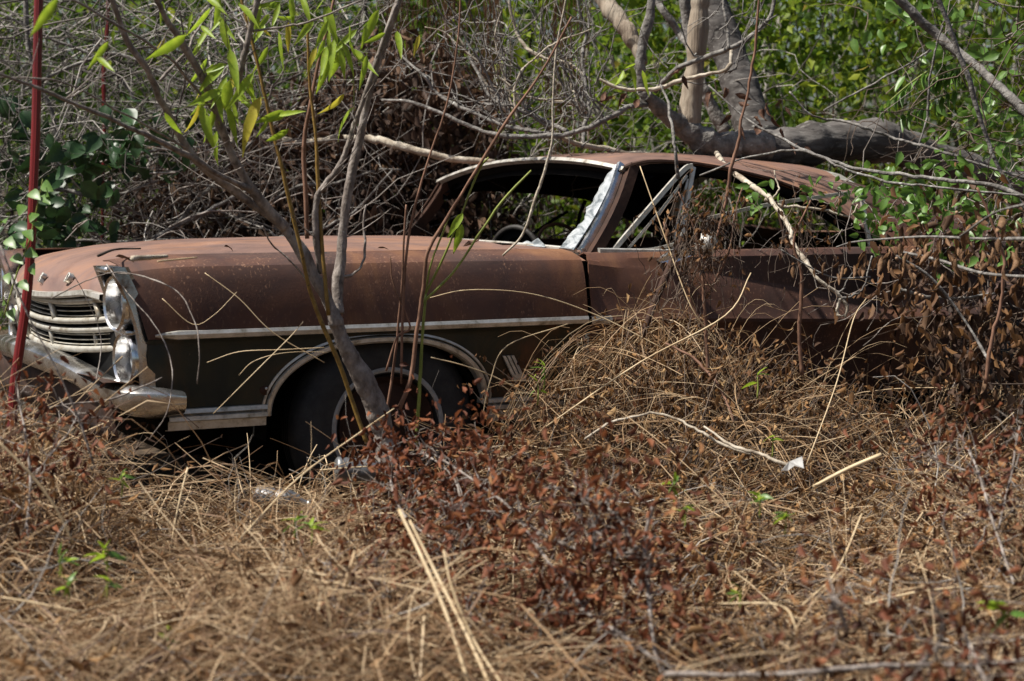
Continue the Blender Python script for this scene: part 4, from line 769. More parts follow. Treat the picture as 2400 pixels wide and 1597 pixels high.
# pale pole and long branches behind the hood
def branch(label, pts, m, sides=8, name='dead_branch', group='dead branches behind the car', **k):
    return wthing(name, pxlimb(pts, sub=7, sides=sides, wob=.08, jit=.003, thin=.85, **k), M[m], label, 'branch', group)
branch('long pale peeled branch lying from the brush to the far edge of the roof', [(540, 288, 8.6, 14), (590, 318, 8.5, 15), (660, 330, 8.4, 17), (740, 332, 8.3, 17), (850, 322, 8.2, 19), (900, 335, 8.15, 22), (980, 352, 8.1, 22), (1060, 368, 8.1, 20), (1160, 380, 8.1, 15)], 'pale_bark', 10)
bl = [
 ('grey lichened branch running level at the left above the dark leaves', [(80, 345, 8.0, 9), (170, 352, 8.0, 9), (260, 352, 8.0, 10), (330, 362, 8.0, 10), (400, 350, 8.0, 8), (500, 340, 8.1, 7), (570, 318, 8.1, 5)]),
 ('grey branch sagging low over the hood at the left', [(40, 460, 7.9, 8), (110, 440, 7.9, 12), (170, 448, 7.9, 11), (230, 455, 7.9, 10), (300, 450, 8.0, 9), (370, 425, 8.0, 6)]),
 ('bent grey branch slanting up from the hood to the left willow limb', [(360, 560, 8.0, 16), (420, 530, 8.0, 15), (480, 500, 8.0, 13), (550, 468, 8.0, 11), (600, 440, 8.0, 8)]),
 ('long grey branch lying along the far edge of the hood', [(100, 590, 7.9, 8), (180, 566, 7.9, 8), (300, 568, 7.9, 8), (420, 555, 8.0, 8), (560, 562, 8.1, 7), (700, 548, 8.2, 6)]),
 ('branch rising steeply behind the willow fork', [(380, 560, 8.3, 10), (450, 480, 8.3, 10), (520, 395, 8.3, 9), (580, 340, 8.3, 8), (700, 240, 8.3, 6)]),
 ('dark branch dropping from the top left corner through the brush', [(60, 0, 8.4, 16), (70, 120, 8.4, 14), (120, 260, 8.4, 13), (140, 360, 8.4, 10), (135, 440, 8.4, 8)]),
 ('crooked grey branch across the upper left brush', [(60, 210, 8.2, 8), (160, 160, 8.2, 9), (260, 130, 8.2, 9), (360, 170, 8.2, 8), (470, 210, 8.2, 6), (560, 215, 8.2, 5)]),
 ('grey branch in the upper left running down to the right', [(0, 30, 8.5, 10), (120, 90, 8.5, 9), (250, 150, 8.5, 9), (330, 250, 8.5, 8), (420, 270, 8.5, 6)]),
 ('thin grey branch leaning against the far windscreen pillar', [(620, 560, 8.1, 6), (720, 545, 8.1, 7), (800, 520, 8.1, 8), (860, 470, 8.1, 7), (920, 400, 8.1, 6)]),
 ('forked pale branch in the brown leaves left of the windscreen', [(640, 470, 8.3, 7), (700, 440, 8.3, 8), (780, 430, 8.3, 8), (870, 400, 8.3, 7), (940, 398, 8.3, 5)]),
 ('smooth diagonal limb at the top right corner', [(2070, -40, 7.0, 24), (2130, 30, 7.0, 25), (2200, 90, 7.0, 26), (2280, 150, 6.9, 25), (2340, 205, 6.8, 25), (2430, 290, 6.7, 25)]),
 ('thin bowed twig crossing above the log at the right', [(1850, 215, 7.0, 5), (1900, 265, 7.0, 6), (1960, 275, 7.0, 7), (2020, 285, 6.9, 8), (2080, 305, 6.9, 8), (2180, 330, 6.8, 8), (2280, 370, 6.7, 8), (2410, 420, 6.6, 8)]),
 ('dark twig crossing low over the log towards the right edge', [(1660, 200, 7.0, 5), (1760, 290, 6.9, 7), (1860, 345, 6.8, 8), (1960, 380, 6.7, 9), (2080, 410, 6.6, 10), (2200, 430, 6.5, 11), (2320, 440, 6.4, 13), (2420, 470, 6.3, 14)]),
 ('thin dark twig bowing from the vent window to the right edge', [(1640, 412, 6.9, 5), (1760, 365, 6.8, 6), (1880, 355, 6.7, 6), (1960, 385, 6.6, 7), (2080, 425, 6.5, 7), (2220, 445, 6.4, 7), (2410, 460, 6.3, 6)]),
 ('straight thin twig slanting up across the green wall at right', [(1930, 260, 7.4, 5), (2020, 205, 7.4, 6), (2100, 155, 7.4, 6), (2180, 100, 7.4, 5), (2240, 50, 7.4, 4)]),
 ('pale bare twig hanging vertically at the right over the leaves', [(2150, 350, 6.9, 5), (2172, 280, 6.9, 6), (2180, 200, 6.9, 6), (2195, 120, 6.9, 5), (2210, 60, 6.9, 4)]),
 ('dark stem leaning right from the middle of the right edge', [(2190, -20, 6.6, 13), (2230, 70, 6.6, 14), (2270, 180, 6.6, 15), (2310, 300, 6.6, 13), (2350, 400, 6.6, 11), (2420, 520, 6.6, 10)]),
 ('red brown cane bending at the lower right', [(2310, 900, 5.8, 12), (2325, 800, 5.8, 11), (2360, 690, 5.8, 10), (2350, 600, 5.8, 9), (2320, 520, 5.8, 7), (2290, 440, 5.8, 6)]),
 ('dark hanging twig before the upper roof edge', [(1590, 420, 6.6, 11), (1575, 340, 6.6, 9), (1560, 270, 6.7, 8), (1548, 200, 6.8, 5)]),
 ('brown cane rising before the half raised side glass', [(1680, 560, 6.3, 7), (1700, 470, 6.3, 8), (1720, 380, 6.3, 9), (1755, 260, 6.3, 8), (1775, 130, 6.3, 7), (1780, -20, 6.3, 6)]),
 ('pale forked twig on the shaded quarter panel', [(2095, 670, 6.6, 8), (2140, 685, 6.6, 9), (2200, 700, 6.6, 11), (2280, 700, 6.6, 10), (2360, 685, 6.6, 9)]),
]
for lb, pts in bl: branch(lb, pts, 'red_twig' if 'cane' in lb else 'grey_bark', 8)
# rusty rod leaning on the door
wthing('rusty_rod', pxlimb([(1505, 790, 6.28, 15), (1530, 720, 6.34, 16), (1560, 650, 6.4, 17), (1590, 580, 6.46, 18), (1598, 560, 6.48, 18)], sub=6, sides=12, wob=.04), M['dark_rust'], 'rusty brown rod leaning against the door below the mirror', 'rod')

# ================================================================== masses behind the car
def clumps(n, per, xr, yr, zr, sig, shape=None):
    c = np.stack([rng.uniform(*xr, n), rng.uniform(*yr, n), rng.uniform(*zr, n)], -1)
    p = np.repeat(c, per, 0) + rng.normal(size=(n * per, 3)) * sig
    return p, np.repeat(rng.uniform(0, 1, n), per)
def frust(p, m=1.25): return (np.abs(p[:, 0]) < .2839 * p[:, 1] * m + .3)
def leafmass(name, p, tone, size, tmpl, mt, label, cat, droop=.5, smin=.4):
    k = frust(p) & (p[:, 2] > .03); p, tone = p[k], tone[k]; N = len(p)
    D = rng.normal(size=(N, 3)); D[:, 2] -= droop; R3 = dirframes(D, rng.uniform(0, 2 * PI, N))
    rn = np.clip(.55 * tone + .45 * rng.uniform(0, 1, N), 0, 1)
    V, Fc, rr = scatter(tmpl, p, R3, size * rng.uniform(smin, 1.4, N) * np.repeat(rng.uniform(.75, 1.25, N // 20 + 1), 20)[:N], rn)
    return stuff(name, V, Fc, M[mt], rr, label, cat)
# far wood
p, t = clumps(1900, 24, (-8.5, 8.5), (15.5, 25), (0, 7.5), .45)
leafmass('far_wood', p, t, .19, KITE, 'far_leaf', 'far green wood in darkened leaf colour closing the view behind the thicket', 'wood')
# green thicket
p, t = clumps(1050, 34, (-4.6, 4.8), (10.0, 14.5), (.1, 3.4), .16)
keep = ~((p[:, 0] < -.6) & (p[:, 2] < 1.75) & (rng.uniform(size=len(p)) < .6)); p, t = p[keep], t[keep]
leafmass('green_thicket', p, t, .07, KITE, 'green_leaf', 'dense bright green leafy thicket behind the car and the log', 'thicket')
p, t = clumps(520, 40, (.2, 4.0), (8.9, 10.2), (.1, 3.2), .17)
leafmass('ivy_wall', p, t, .055, KITE, 'green_leaf', 'wall of green ivy leaves behind the fallen log at right', 'ivy')
p, t = clumps(150, 16, (-.8, 3.2), (9.6, 10.6), (.9, 3.0), .12)
leafmass('broadleaf_sprays', p, np.clip(t + .2, 0, 1), .105, KITE, 'green_leaf', 'larger light green leaf sprays standing out from the thicket', 'thicket')
# stems within the thicket
N = 260; x0 = rng.uniform(-4.5, 4.5, N); y0 = rng.uniform(9.6, 14, N); P = np.zeros((N, 8, 3)); lean = rng.normal(size=(N, 2)) * .35
for k in range(8): P[:, k] = np.stack([x0 + lean[:, 0] * k / 7 * 2 + rng.normal(size=N) * .05, y0 + lean[:, 1] * k / 7, np.full(N, .55 * k)], -1)
V, Fc, rr = tubes(P, (rng.uniform(.004, .018, N)[:, None]) * np.linspace(1, .5, 8)[None], 5, rn=rng.uniform(0, 1, N))
stuff('thicket_stems', V, Fc, M['grey_twig'], rr, 'upright grey stems standing inside the green thicket', 'stems')
# brown dead-leaf curtain behind the hood
p, t = clumps(700, 36, (-1.75, -.12), (8.35, 9.4), (.1, 1.9), .11)
k = p[:, 2] < 1.15 + .65 * np.exp(-((p[:, 0] + .55) / .75) ** 2) + .12 * rng.normal(size=len(p)); p, t = p[k], t[k]
leafmass('dead_vine_curtain', p, t, .062, CRUMP, 'curtain_leaf', 'curtain of withered brown vine leaves hanging behind the hood and windscreen', 'dead vine', droop=1.6)
p, t = clumps(120, 30, (-.2, 2.6), (9.2, 9.9), (.1, 1.35), .15)
leafmass('dead_vine_curtain', p, t, .05, CRUMP, 'curtain_leaf', 'withered brown leaves under the log, seen through the side windows', 'dead vine', droop=1.6)
# hanging fibres
N = 260; P = np.zeros((N, 6, 3)); cx = rng.choice([-.32, -.12, -.55, .25], N) + rng.normal(size=N) * .05; cy = rng.uniform(8.6, 9.2, N); top = rng.uniform(1.7, 2.6, N); ln = rng.uniform(.4, 1.0, N)
for k in range(6): P[:, k] = np.stack([cx + rng.normal(size=N) * .008 * k, cy, top - ln * k / 5], -1)
V, Fc, rr = tubes(P, np.full((N, 6), .0022), 3, rn=rng.uniform(0, .5, N))
stuff('hanging_fibres', V, Fc, M['weed_leaf'], rr, 'rust brown dry vine strands hanging in the middle of the thicket', 'dead vine')
# tangle of dead twigs: crooked random walks
def tangle(n, xr, yr, zr, ln, rad, K=9, up=0.1, curl=.35):
    p = np.stack([rng.uniform(*xr, n), rng.uniform(*yr, n), rng.uniform(*zr, n)], -1); d = rng.normal(size=(n, 3)) * np.array([1.3, .5, .75]); d[:, 2] += up
    d /= np.linalg.norm(d, axis=1, keepdims=True); L_ = rng.uniform(*ln, n)[:, None]; P = np.zeros((n, K, 3))
    for k in range(K):
        P[:, k] = p; d = d + rng.normal(size=(n, 3)) * curl * np.array([1, .6, 1]); d /= np.linalg.norm(d, axis=1, keepdims=True); p = p + d * L_ / (K - 1)
    P[:, :, 2] = np.maximum(P[:, :, 2], .02)
    R_ = rng.uniform(*rad, n)[:, None] * np.linspace(1, .35, K)[None]
    return P, R_
p, t = clumps(620, 34, (-4.4, -.2), (9.7, 10.9), (.1, 3.2), .2)  # leaf mass added to block sky; its lowered tone paints the shade in
leafmass('darkened_thicket', p, t * .45, .06, KITE, 'green_leaf', 'added green undergrowth with shade in its leaf colour behind the grey brush at left', 'thicket')
P, R_ = tangle(1050, (-3.2, -.8), (7.9, 9.4), (.25, 2.1), (.35, 1.3), (.0015, .006))
V, Fc, rr = tubes(P, R_, 4, rn=rng.uniform(0, 1, len(P)) ** 1.5)
stuff('brush_tangle', V, Fc, M['grey_twig'], rr, 'dense tangle of dead grey twigs behind the hood at left', 'brush')
P, R_ = tangle(700, (-3.0, -.5), (7.8, 8.6), (.35, 2.1), (.25, .9), (.0009, .0028))
V, Fc, rr = tubes(P, R_, 3, rn=rng.uniform(0, 1, len(P)) ** 1.3)
stuff('brush_tangle', V, Fc, M['grey_twig'], rr, 'fine pale twig ends in front of the grey brush at left', 'brush')
P, R_ = tangle(380, (-1.0, 1.2), (8.3, 9.5), (.3, 1.9), (.3, 1.0), (.0015, .005))
V, Fc, rr = tubes(P, R_, 4, rn=rng.uniform(0, 1, len(P)))
stuff('brush_tangle', V, Fc, M['grey_twig'], rr, 'thin bare twigs tangled behind the windscreen and roof', 'brush')
P, R_ = tangle(460, (1.5, 3.0), (6.3, 8.3), (.2, 1.9), (.25, .8), (.001, .0036))
V, Fc, rr = tubes(P, R_, 4, rn=rng.uniform(0, .7, len(P)))
k = None
stuff('brush_tangle', V, Fc, M['dark_twig'], rr, 'fine dark twigs crossing the rear of the car at right', 'brush')
p, t = clumps(58, 22, (1.5, 2.3), (6.35, 7.0), (.35, .98), .10)
k = p[:, 1] < car_line_y(p[:, 0]) - .04; leafmass('dead_vine_curtain', p[k], t[k], .05, CRUMP, 'curtain_leaf', 'withered brown leaves hanging over the rear quarter of the car', 'dead vine', droop=1.6)
p, t = clumps(32, 14, (1.3, 2.1), (6.05, 6.5), (.42, 1.0), .10)
leafmass('dead_vine_curtain', p, t * .6, .042, CRUMP, 'weed_leaf', 'lighter tan dead leaves hanging in front of the tail at right', 'dead vine', droop=1.8)
# glossy broad leaves at lower left: each leaf its own
gsh = thing('broadleaf_shrub', 'shrub with glossy dark green oval leaves behind the grille at left', 'shrub', at(240, 640, 8.2))
GLm = [newmesh('leaf', *leafmesh(6, 5, .62, .5, b, .75, .03, 40 + i, .75), M['glossy_leaf']) for i, b in enumerate((.5, .9, .2))]
VLm = [newmesh('leaf', *leafmesh(6, 5, .5, .5, b, .85, .03, 50 + i, .7), M['vine_leaf']) for i, b in enumerate((.4, .8, .1))]
def spray(root, meshes, n, cx, cy, sx, sy, yr, size, flat=.4, box=None):
    for i in range(n):
        a, b = (random.gauss(cx, sx), random.gauss(cy, sy)); y = random.uniform(*yr); p = at(a, b, y); L_ = random.uniform(.7, 1.25) * size
        d = np.array([random.gauss(0, 1), random.gauss(-.4, .6), random.gauss(-.7, .6)]); d /= np.linalg.norm(d)
        place_leaf('leaf', random.choice(meshes), p, p + d * L_, root, 0, random.uniform(.85, 1.15), face=.75)
spray(gsh, GLm, 56, 230, 350, 80, 50, (7.7, 8.2), .098); spray(gsh, GLm, 60, 170, 440, 70, 60, (7.65, 8.1), .098); spray(gsh, GLm, 40, 90, 540, 60, 40, (7.6, 8.0), .09); spray(gsh, GLm, 30, 340, 320, 90, 45, (7.8, 8.3), .085); spray(gsh, GLm, 26, 30, 320, 40, 60, (7.8, 8.3), .095)
P, R_ = tangle(60, (-2.5, -1.2), (7.9, 8.4), (.3, 1.3), (.4, .9), (.003, .006)); V, Fc, rr = tubes(P, R_, 4); wpart('stem', (V, Fc), M['willow_bark'], gsh)['kind'] = 'stuff'
vsh = thing('leafy_vine', 'green leafy vine spilling over the rear pillar at right', 'vine', at(2150, 640, 7.0))
spray(vsh, VLm, 60, 2130, 470, 60, 45, (6.6, 7.0), .052); spray(vsh, VLm, 50, 2230, 520, 70, 50, (6.4, 6.9), .052); spray(vsh, VLm, 26, 1900, 450, 60, 20, (6.5, 6.7), .045); spray(vsh, VLm, 30, 2050, 500, 40, 40, (6.5, 6.8), .05); spray(vsh, VLm, 80, 2160, 440, 120, 45, (6.5, 7.1), .056); spray(vsh, VLm, 24, 2320, 560, 60, 40, (6.2, 6.6), .055)
P, R_ = tangle(50, (1.2, 2.0), (6.6, 7.2), (.7, 1.2), (.3, .7), (.0015, .003)); V, Fc, rr = tubes(P, R_, 4); wpart('stem', (V, Fc), M['willow_bark'], vsh)['kind'] = 'stuff'
vs2 = thing('leafy_shrub', 'tall green shrub with oval leaves filling the upper right corner', 'shrub', at(2330, 640, 7.4))
spray(vs2, VLm, 70, 2310, 120, 75, 90, (7.0, 8.0), .07); spray(vs2, VLm, 70, 2330, 300, 60, 70, (6.9, 7.8), .06); spray(vs2, VLm, 50, 2290, 390, 80, 45, (6.8, 7.6), .055); spray(vs2, VLm, 36, 2140, 60, 60, 40, (7.2, 8), .07)
P, R_ = tangle(70, (1.6, 2.6), (7.0, 8.0), (.5, 2.2), (.4, .9), (.002, .005)); V, Fc, rr = tubes(P, R_, 4); wpart('stem', (V, Fc), M['willow_bark'], vs2)['kind'] = 'stuff'
fern = thing('compound_leaf_sprig', 'bright green toothed leaf spray hanging over the log at right', 'sprig', at(2110, 150, 7.1))
FLm = newmesh('leaflet', *leafmesh(6, 3, .32, .4, .4, .9, .02, 61, .5), M['vine_leaf'])
for (a0, b0, a1, b1) in ((2200, 150, 2070, 250), (2240, 215, 2120, 270), (2250, 160, 2190, 190)):
    for k in range(9):
        t = k / 8; c = (a0 + (a1 - a0) * t, b0 + (b1 - b0) * t)
        for sg in (-1, 1): place_leaf('leaflet', FLm, at(*c, 7.05), at(c[0] - 16 + sg * 6, c[1] + 24 + sg * 10, 7.0), fern, random.uniform(-.6, .6) + .8, 1.1)
    wpart('stalk', pxlimb([(a0, b0, 7.05, 3), ((a0 + a1) / 2, (b0 + b1) / 2 - 6, 7.05, 3), (a1, b1, 7.05, 2)], sub=4, sides=5), M['green_stem'], fern)
# vine leaves round the foot of the red post
pv = thing('post_vine', 'small yellow green vine climbing the red post at left', 'vine', at(70, 640, 5.2))
SVm = newmesh('leaf', *leafmesh(6, 3, .5, .4, .5, .9, .03, 66, .7), M['vine_leaf'])
for (a, b) in [(70, 450), (95, 460), (55, 480), (85, 500), (100, 430), (60, 540), (20, 510), (40, 560), (20, 640), (45, 660), (10, 700), (80, 520), (30, 600), (60, 590), (15, 560), (110, 445), (75, 620), (25, 725)]:
    an = random.uniform(0, 6.28); place_leaf('leaf', SVm, at(a, b, 5.2), at(a + 17 * math.cos(an), b + 17 * abs(math.sin(an)), 5.15), pv, random.uniform(-.8, .8) + .6, 1.2)
wpart('stem', pxlimb([(10, 740, 5.2, 4), (40, 640, 5.2, 4), (70, 560, 5.2, 4), (90, 470, 5.2, 3), (100, 420, 5.2, 2)], sub=5, sides=5), M['green_stem'], pv)

# ================================================================== dead leafy branch at the right
db = thing('withered_branch', 'branch of large curled tan dead leaves at the right edge', 'branch', at(2380, 640, 5.3))
CLm = [newmesh('curled_leaf', *leafmesh(8, 7, w, k, b, .7, .05, 70 + i, .8), M['curled_leaf']) for i, (w, k, b) in enumerate(((.75, 2.3, .5), (.8, 1.9, .9), (.65, 2.6, .2), (.7, 2.1, -.4)))]
cl = [(random.uniform(900, 2180), random.uniform(460, 760), random.uniform(60, 110)) for _ in range(26)] + [(1040, 590, 100), (1000, 690, 90), (1150, 630, 130), (1215, 560, 70), (1210, 650, 90), (1290, 530, 90), (1310, 480, 75), (1390, 490, 105), (1420, 580, 65), (1345, 600, 110), (1520, 590, 120), (1640, 610, 90), (1700, 640, 130), (1790, 430, 150), (1720, 450, 130), (1880, 580, 100), (1920, 620, 80), (1985, 620, 90), (2030, 330, 140), (2090, 440, 120), (2080, 270, 70), (870, 690, 100), (740, 670, 90), (820, 755, 80), (500, 700, 80), (1150, 815, 70), (1130, 545, 60), (1200, 570, 60), (1570, 630, 80), (1740, 570, 110), (1810, 600, 70), (2140, 360, 120), (2060, 420, 90), (1960, 560, 80), (1600, 500, 100), (1640, 480, 90), (2150, 560, 100), (2000, 480, 80), (1450, 490, 70), (780, 260, 60), (830, 200, 60), (660, 720, 60)]
for (a, b, L_) in cl:
    px_, py_ = 1700 + a * .319, 400 + b * .319; y = 5.95 - max(0, (px_ - 2050)) * .0034; an = random.uniform(.9, 2.3); L_ *= .37
    place_leaf('curled_leaf', random.choice(CLm), at(px_, py_, y), at(px_ + L_ * math.cos(an), py_ + L_ * math.sin(an), y - .01), db, random.uniform(-2, 2), random.uniform(.75, 1.0))
for pts in ([(2420, 560, 4.7, 10), (2300, 560, 5.1, 8), (2180, 555, 5.5, 7), (2080, 560, 5.85, 6), (2000, 568, 5.95, 5), (1960, 580, 5.95, 4)], [(2420, 650, 5.0, 9), (2300, 640, 5.3, 8), (2200, 610, 5.6, 7), (2110, 590, 5.85, 6)], [(2100, 600, 5.9, 6), (2180, 650, 5.9, 7), (2260, 750, 5.9, 7), (2320, 850, 5.8, 8)], [(2040, 650, 5.95, 5), (1950, 650, 5.95, 4), (1870, 610, 5.95, 4), (1830, 585, 5.95, 3)], [(2400, 480, 4.7, 8), (2330, 500, 4.9, 7), (2250, 555, 5.2, 6)]):
    wpart('twig', pxlimb(pts, sub=6, sides=6, wob=.08), M['grey_bark'], db)
bv, bf = lathe([(0, -.5), (.3, -.42), (.5, 0), (.3, .42), (0, .5)], 10, 'z'); bme = newmesh('berry', bv, bf, M['berry'])
for (a, b) in ((1260, 645), (1288, 625), (1370, 603), (1430, 918), (1450, 928), (1400, 905), (1850, 380), (1700, 310), (1380, 590)):
    o = link('berry', bme, db); o.location = Vector(at(1700 + a * .319, 400 + b * .319, 5.9)) - db.location; o.scale = (.013,) * 3

# ================================================================== litter on the hood, bottles, scraps
def hood_pt(px, py, z=.94):
    r = ray(px, py); t = (z - CZ) / r[2]; return CAM + r * t
def lying(name, label, pxs, r, m, cat='twig'):
    P = crom(np.array([hood_pt(a, b, .942 + r) for a, b in pxs]), 5); return wthing(name, limb(P, np.linspace(r, r * .6, len(P)), sides=6, wob=.12), M[m], label, cat, 'litter on the hood')
lying('hood_twig', 'stubby pale twig lying on the hood near its front', [(310, 606), (350, 604), (392, 601)], .008, 'pale_bark')
lying('hood_twig', 'thin straw lying on the hood behind the twig', [(370, 613), (420, 608), (462, 604)], .003, 'stalk')
lying('hood_twig', 'fine dark twig on the hood by the far edge', [(230, 600), (270, 585), (330, 583)], .004, 'dark_twig')
for i, (a, b, L_, lb) in enumerate(((270, 602, 40, 'crumpled brown leaf on the front of the hood'), (525, 578, 26, 'small dark leaf fragment in the middle of the hood'), (885, 582, 24, 'dry leaf scrap on the rear of the hood'), (1085, 578, 44, 'strip of torn bark on the cowl before the windscreen'))):
    p = hood_pt(a, b, .945); o = place_leaf('litter_leaf', DL[i % 4], p, p + np.array([L_ * 6.5 / F_PX, .02, .002]), None, .2, .8); tag(o, lb, 'leaf')
def bottle(loc, axis, L_, r, label):
    t = thing('plastic_bottle', label, 'bottle', loc, 'clear bottles under the front of the car')
    a = np.array(axis, float); a /= np.linalg.norm(a); R3 = dirframes(a[None], np.array([.3]))[0]
    pr = [(0, 0), (.8, 0), (1, .03), (1, .10), (.94, .13), (1, .16), (1, .34), (.94, .37), (1, .40), (1, .6), (.7, .76), (.34, .87), (.3, .93)]
    V, Fc = lathe([(x * r, y * L_) for x, y in pr], 28, 'x'); wpart('body', (np.array(loc) + V @ R3.T, Fc), M['plastic'], t)
    V, Fc = lathe([(.36 * r, .93 * L_), (.38 * r, .94 * L_), (.38 * r, .995 * L_), (0, L_)], 16, 'x'); wpart('cap', (np.array(loc) + V @ R3.T, Fc), M['trim'], t)
bottle(at(785, 1100, 5.6), (1, .25, -.12), .20, .040, 'clear plastic bottle lying before the front tyre')
bottle(at(600, 1165, 5.5), (1, -.2, -.1), .18, .036, 'clear plastic bottle half buried in weeds left of the tyre')
sc_ = at(1835, 1090, 5.0)
V = np.array([at(1832, 1103, 5.0), at(1850, 1082, 5.0), at(1880, 1070, 4.98), at(1884, 1098, 4.97), at(1862, 1092, 4.99), at(1846, 1104, 5.0)]); V = np.vstack([V, V + np.array([0, .015, -.004])])
wthing('metal_scrap', (V, [tuple(range(6)), tuple(range(11, 5, -1))] + [(i, i + 6, (i + 1) % 6 + 6, (i + 1) % 6) for i in range(6)]), M['scrap'], 'small bent white metal scrap lying in the weeds at right', 'scrap', smooth=False)
wthing('cut_stick', pxlimb([(1905, 1142, 4.9, 9), (1990, 1098, 4.9, 10), (2066, 1066, 4.9, 11)], sub=4, sides=8, wob=.04), M['stalk'], 'straight pale cut stick lying in the weeds right of the scrap', 'stick')

# ================================================================== weeds and grass before the car
rng = np.random.default_rng(3)
_k = rng.normal(size=(10, 2)) * np.array([3.2, 3.2]); _p = rng.uniform(0, 6.28, 10)
def patch(x, y, f=1.0):                                    # smooth random field about 0, sd about 1
    return sum(np.sin(_k[i, 0] * f * x + _k[i, 1] * f * y + _p[i]) for i in range(10)) / 2.236
def weed_h(x, y):
    d = np.clip((car_line_y(x) - y) * math.cos(TH), 0, None)
    ss = 1 / (1 + np.exp(-(x - .38) / .08))
    h = .23 * (1 + .34 * patch(x, y) + .2 * patch(y, x, 2.3)) - .13 * np.exp(-((x - .08) / .5) ** 2 - ((y - 4.2) / .8) ** 2)
    h = np.clip(h, .07, None) + .13 * np.exp(-(d / .5) ** 2) * ss
    h = h + .17 * np.exp(-((x - .60) / .27) ** 2 - ((d - .12) / .28) ** 2)
    h = h + .22 * np.exp(-((x + 1.55) / .4) ** 2 - ((y - 5.2) / .6) ** 2)
    h = h - .17 * np.exp(-((x + .66) / .5) ** 2 - (d / .55) ** 2)
    h = h + .08 * np.exp(-((x - 1.3) / .6) ** 2 - ((y - 5.2) / 1.0) ** 2)
    h = h * np.clip(.35 + (y - 2.6) / 1.6, .4, 1)
    return np.clip(h, .06, None)
def sites(n, y0=2.5, y1=7.6, dens=None):
    m = n * 8; x = rng.uniform(-2.6, 2.8, m); y = rng.uniform(y0, y1, m)
    k = (np.abs(x) < .30 * y + .25) & (y < np.where(x > O[0], car_line_y(x) - .03, O[1] - .10 - (x - O[0]) * 1.1))
    if dens is not None: k &= rng.uniform(size=m) < dens(x, y)
    return x[k][:n], y[k][:n]
def keepout(P):                                            # stay on this side of the bodywork
    lim = np.where(P[..., 0] > O[0] - .1, car_line_y(P[..., 0]) - .02, 99); P[..., 1] = np.minimum(P[..., 1], lim)
    return P
def blades(n, hs=1.0, ln=(.18, .6), wd=(.0018, .0045), lie=.8, K=6, y0=2.5, xy=None, dens=None):
    x, y = sites(n, y0, dens=dens) if xy is None else xy; n = len(x); h = weed_h(x, y) * hs * rng.uniform(.35, 1.2, n); L_ = rng.uniform(*ln, n)
    az = rng.uniform(0, 2 * PI, n) + .8 * patch(y, x, .7); t = np.linspace(0, 1, K)[None]
    reach = (L_ * lie * rng.uniform(.3, 1.2, n))[:, None]; bend = rng.uniform(.55, 1.3, n)[:, None]
    z0 = ground_z(x, y); P = np.zeros((n, K, 3)); side_ = rng.normal(size=(n, 1)) * .05 * np.sin(PI * t)
    P[..., 0] = x[:, None] + np.cos(az)[:, None] * reach * t ** 1.2 - np.sin(az)[:, None] * side_
    P[..., 1] = y[:, None] + np.sin(az)[:, None] * reach * t ** 1.2 + np.cos(az)[:, None] * side_
    P[..., 2] = z0[:, None] + h[:, None] * np.sin(np.clip(t * PI * .5 * (.7 + bend), 0, PI * .93)) * (.9 + .1 * t) + .01
    Wd = rng.uniform(*wd, n)[:, None] * np.linspace(1, .45, K)[None]
    return keepout(P), Wd
strawy = lambda x, y: np.clip(.55 + .45 * patch(x, y, .6) - .25 * np.clip(y - 4.6, 0, 1) - .38 * (x > .25), .12, 1)
leafy = lambda x, y: np.clip(.40 - .45 * patch(x, y, .6) + .25 * np.clip(y - 4.4, 0, 1) + .40 * (x > .25), .12, 1)
P, Wd = blades(7200, hs=1.1, ln=(.3, .8), wd=(.0022, .0065), K=8, dens=strawy); V, Fc, rr = ribbons(P, Wd, np.clip(rng.normal(.40, .27, len(P)), 0, 1))
stuff('dry_grass', V, Fc, M['straw'], rr, 'mat of dry tan grass covering the ground before the car', 'dry grass')
P, Wd = blades(4500, hs=.55, ln=(.25, .6), wd=(.004, .010), lie=1.2, K=7); V, Fc, rr = ribbons(P, Wd, np.clip(rng.normal(.30, .25, len(P)), 0, 1))
stuff('dry_grass', V, Fc, M['straw'], rr, 'broad flattened dead grass blades low in the foreground', 'dry grass')
# long straws lying crosswise on top of the mat: whole, and some with a snapped kink
x, y = sites(4300, dens=lambda x, y: np.clip(.7 + .3 * patch(x, y, .6), .25, 1)); n = len(x); K = 9; L_ = rng.uniform(.15, .95, n) * rng.uniform(.5, 1, n); az = rng.uniform(0, 2 * PI, n) + .6 * patch(y, x, .5); el = rng.normal(size=n) * .42
t = np.linspace(-.5, .5, K)[None]; zc = ground_z(x, y) + weed_h(x, y) * rng.uniform(.5, 1.15, n); P = np.zeros((n, K, 3)); cv = rng.normal(size=(n, 2)) * .12
kink = np.where(rng.uniform(size=n) < .3, rng.normal(size=n) * .5, 0)[:, None]; kt = np.maximum(t - rng.uniform(-.2, .3, n)[:, None], 0) * L_[:, None]
P[..., 0] = x[:, None] + np.cos(az)[:, None] * L_[:, None] * t - np.sin(az)[:, None] * (cv[:, :1] * t ** 2 * L_[:, None] * 3 + kink * kt)
P[..., 1] = y[:, None] + np.sin(az)[:, None] * L_[:, None] * t + np.cos(az)[:, None] * (cv[:, :1] * t ** 2 * L_[:, None] * 3 + kink * kt)
P[..., 2] = np.maximum(zc[:, None] + np.sin(el)[:, None] * L_[:, None] * t - np.abs(cv[:, 1:]) * 2.2 * t ** 2 * L_[:, None] - np.abs(kink) * kt * .6, .02)
V, Fc, rr = tubes(keepout(P), rng.uniform(.0006, .0023, n)[:, None] * np.linspace(1, .55, K)[None], 5, rn=np.clip(rng.normal(.80, .2, n), 0, 1))
stuff('loose_straw', V, Fc, M['straw'], rr, 'loose pale straws lying crosswise on the weeds', 'straw')
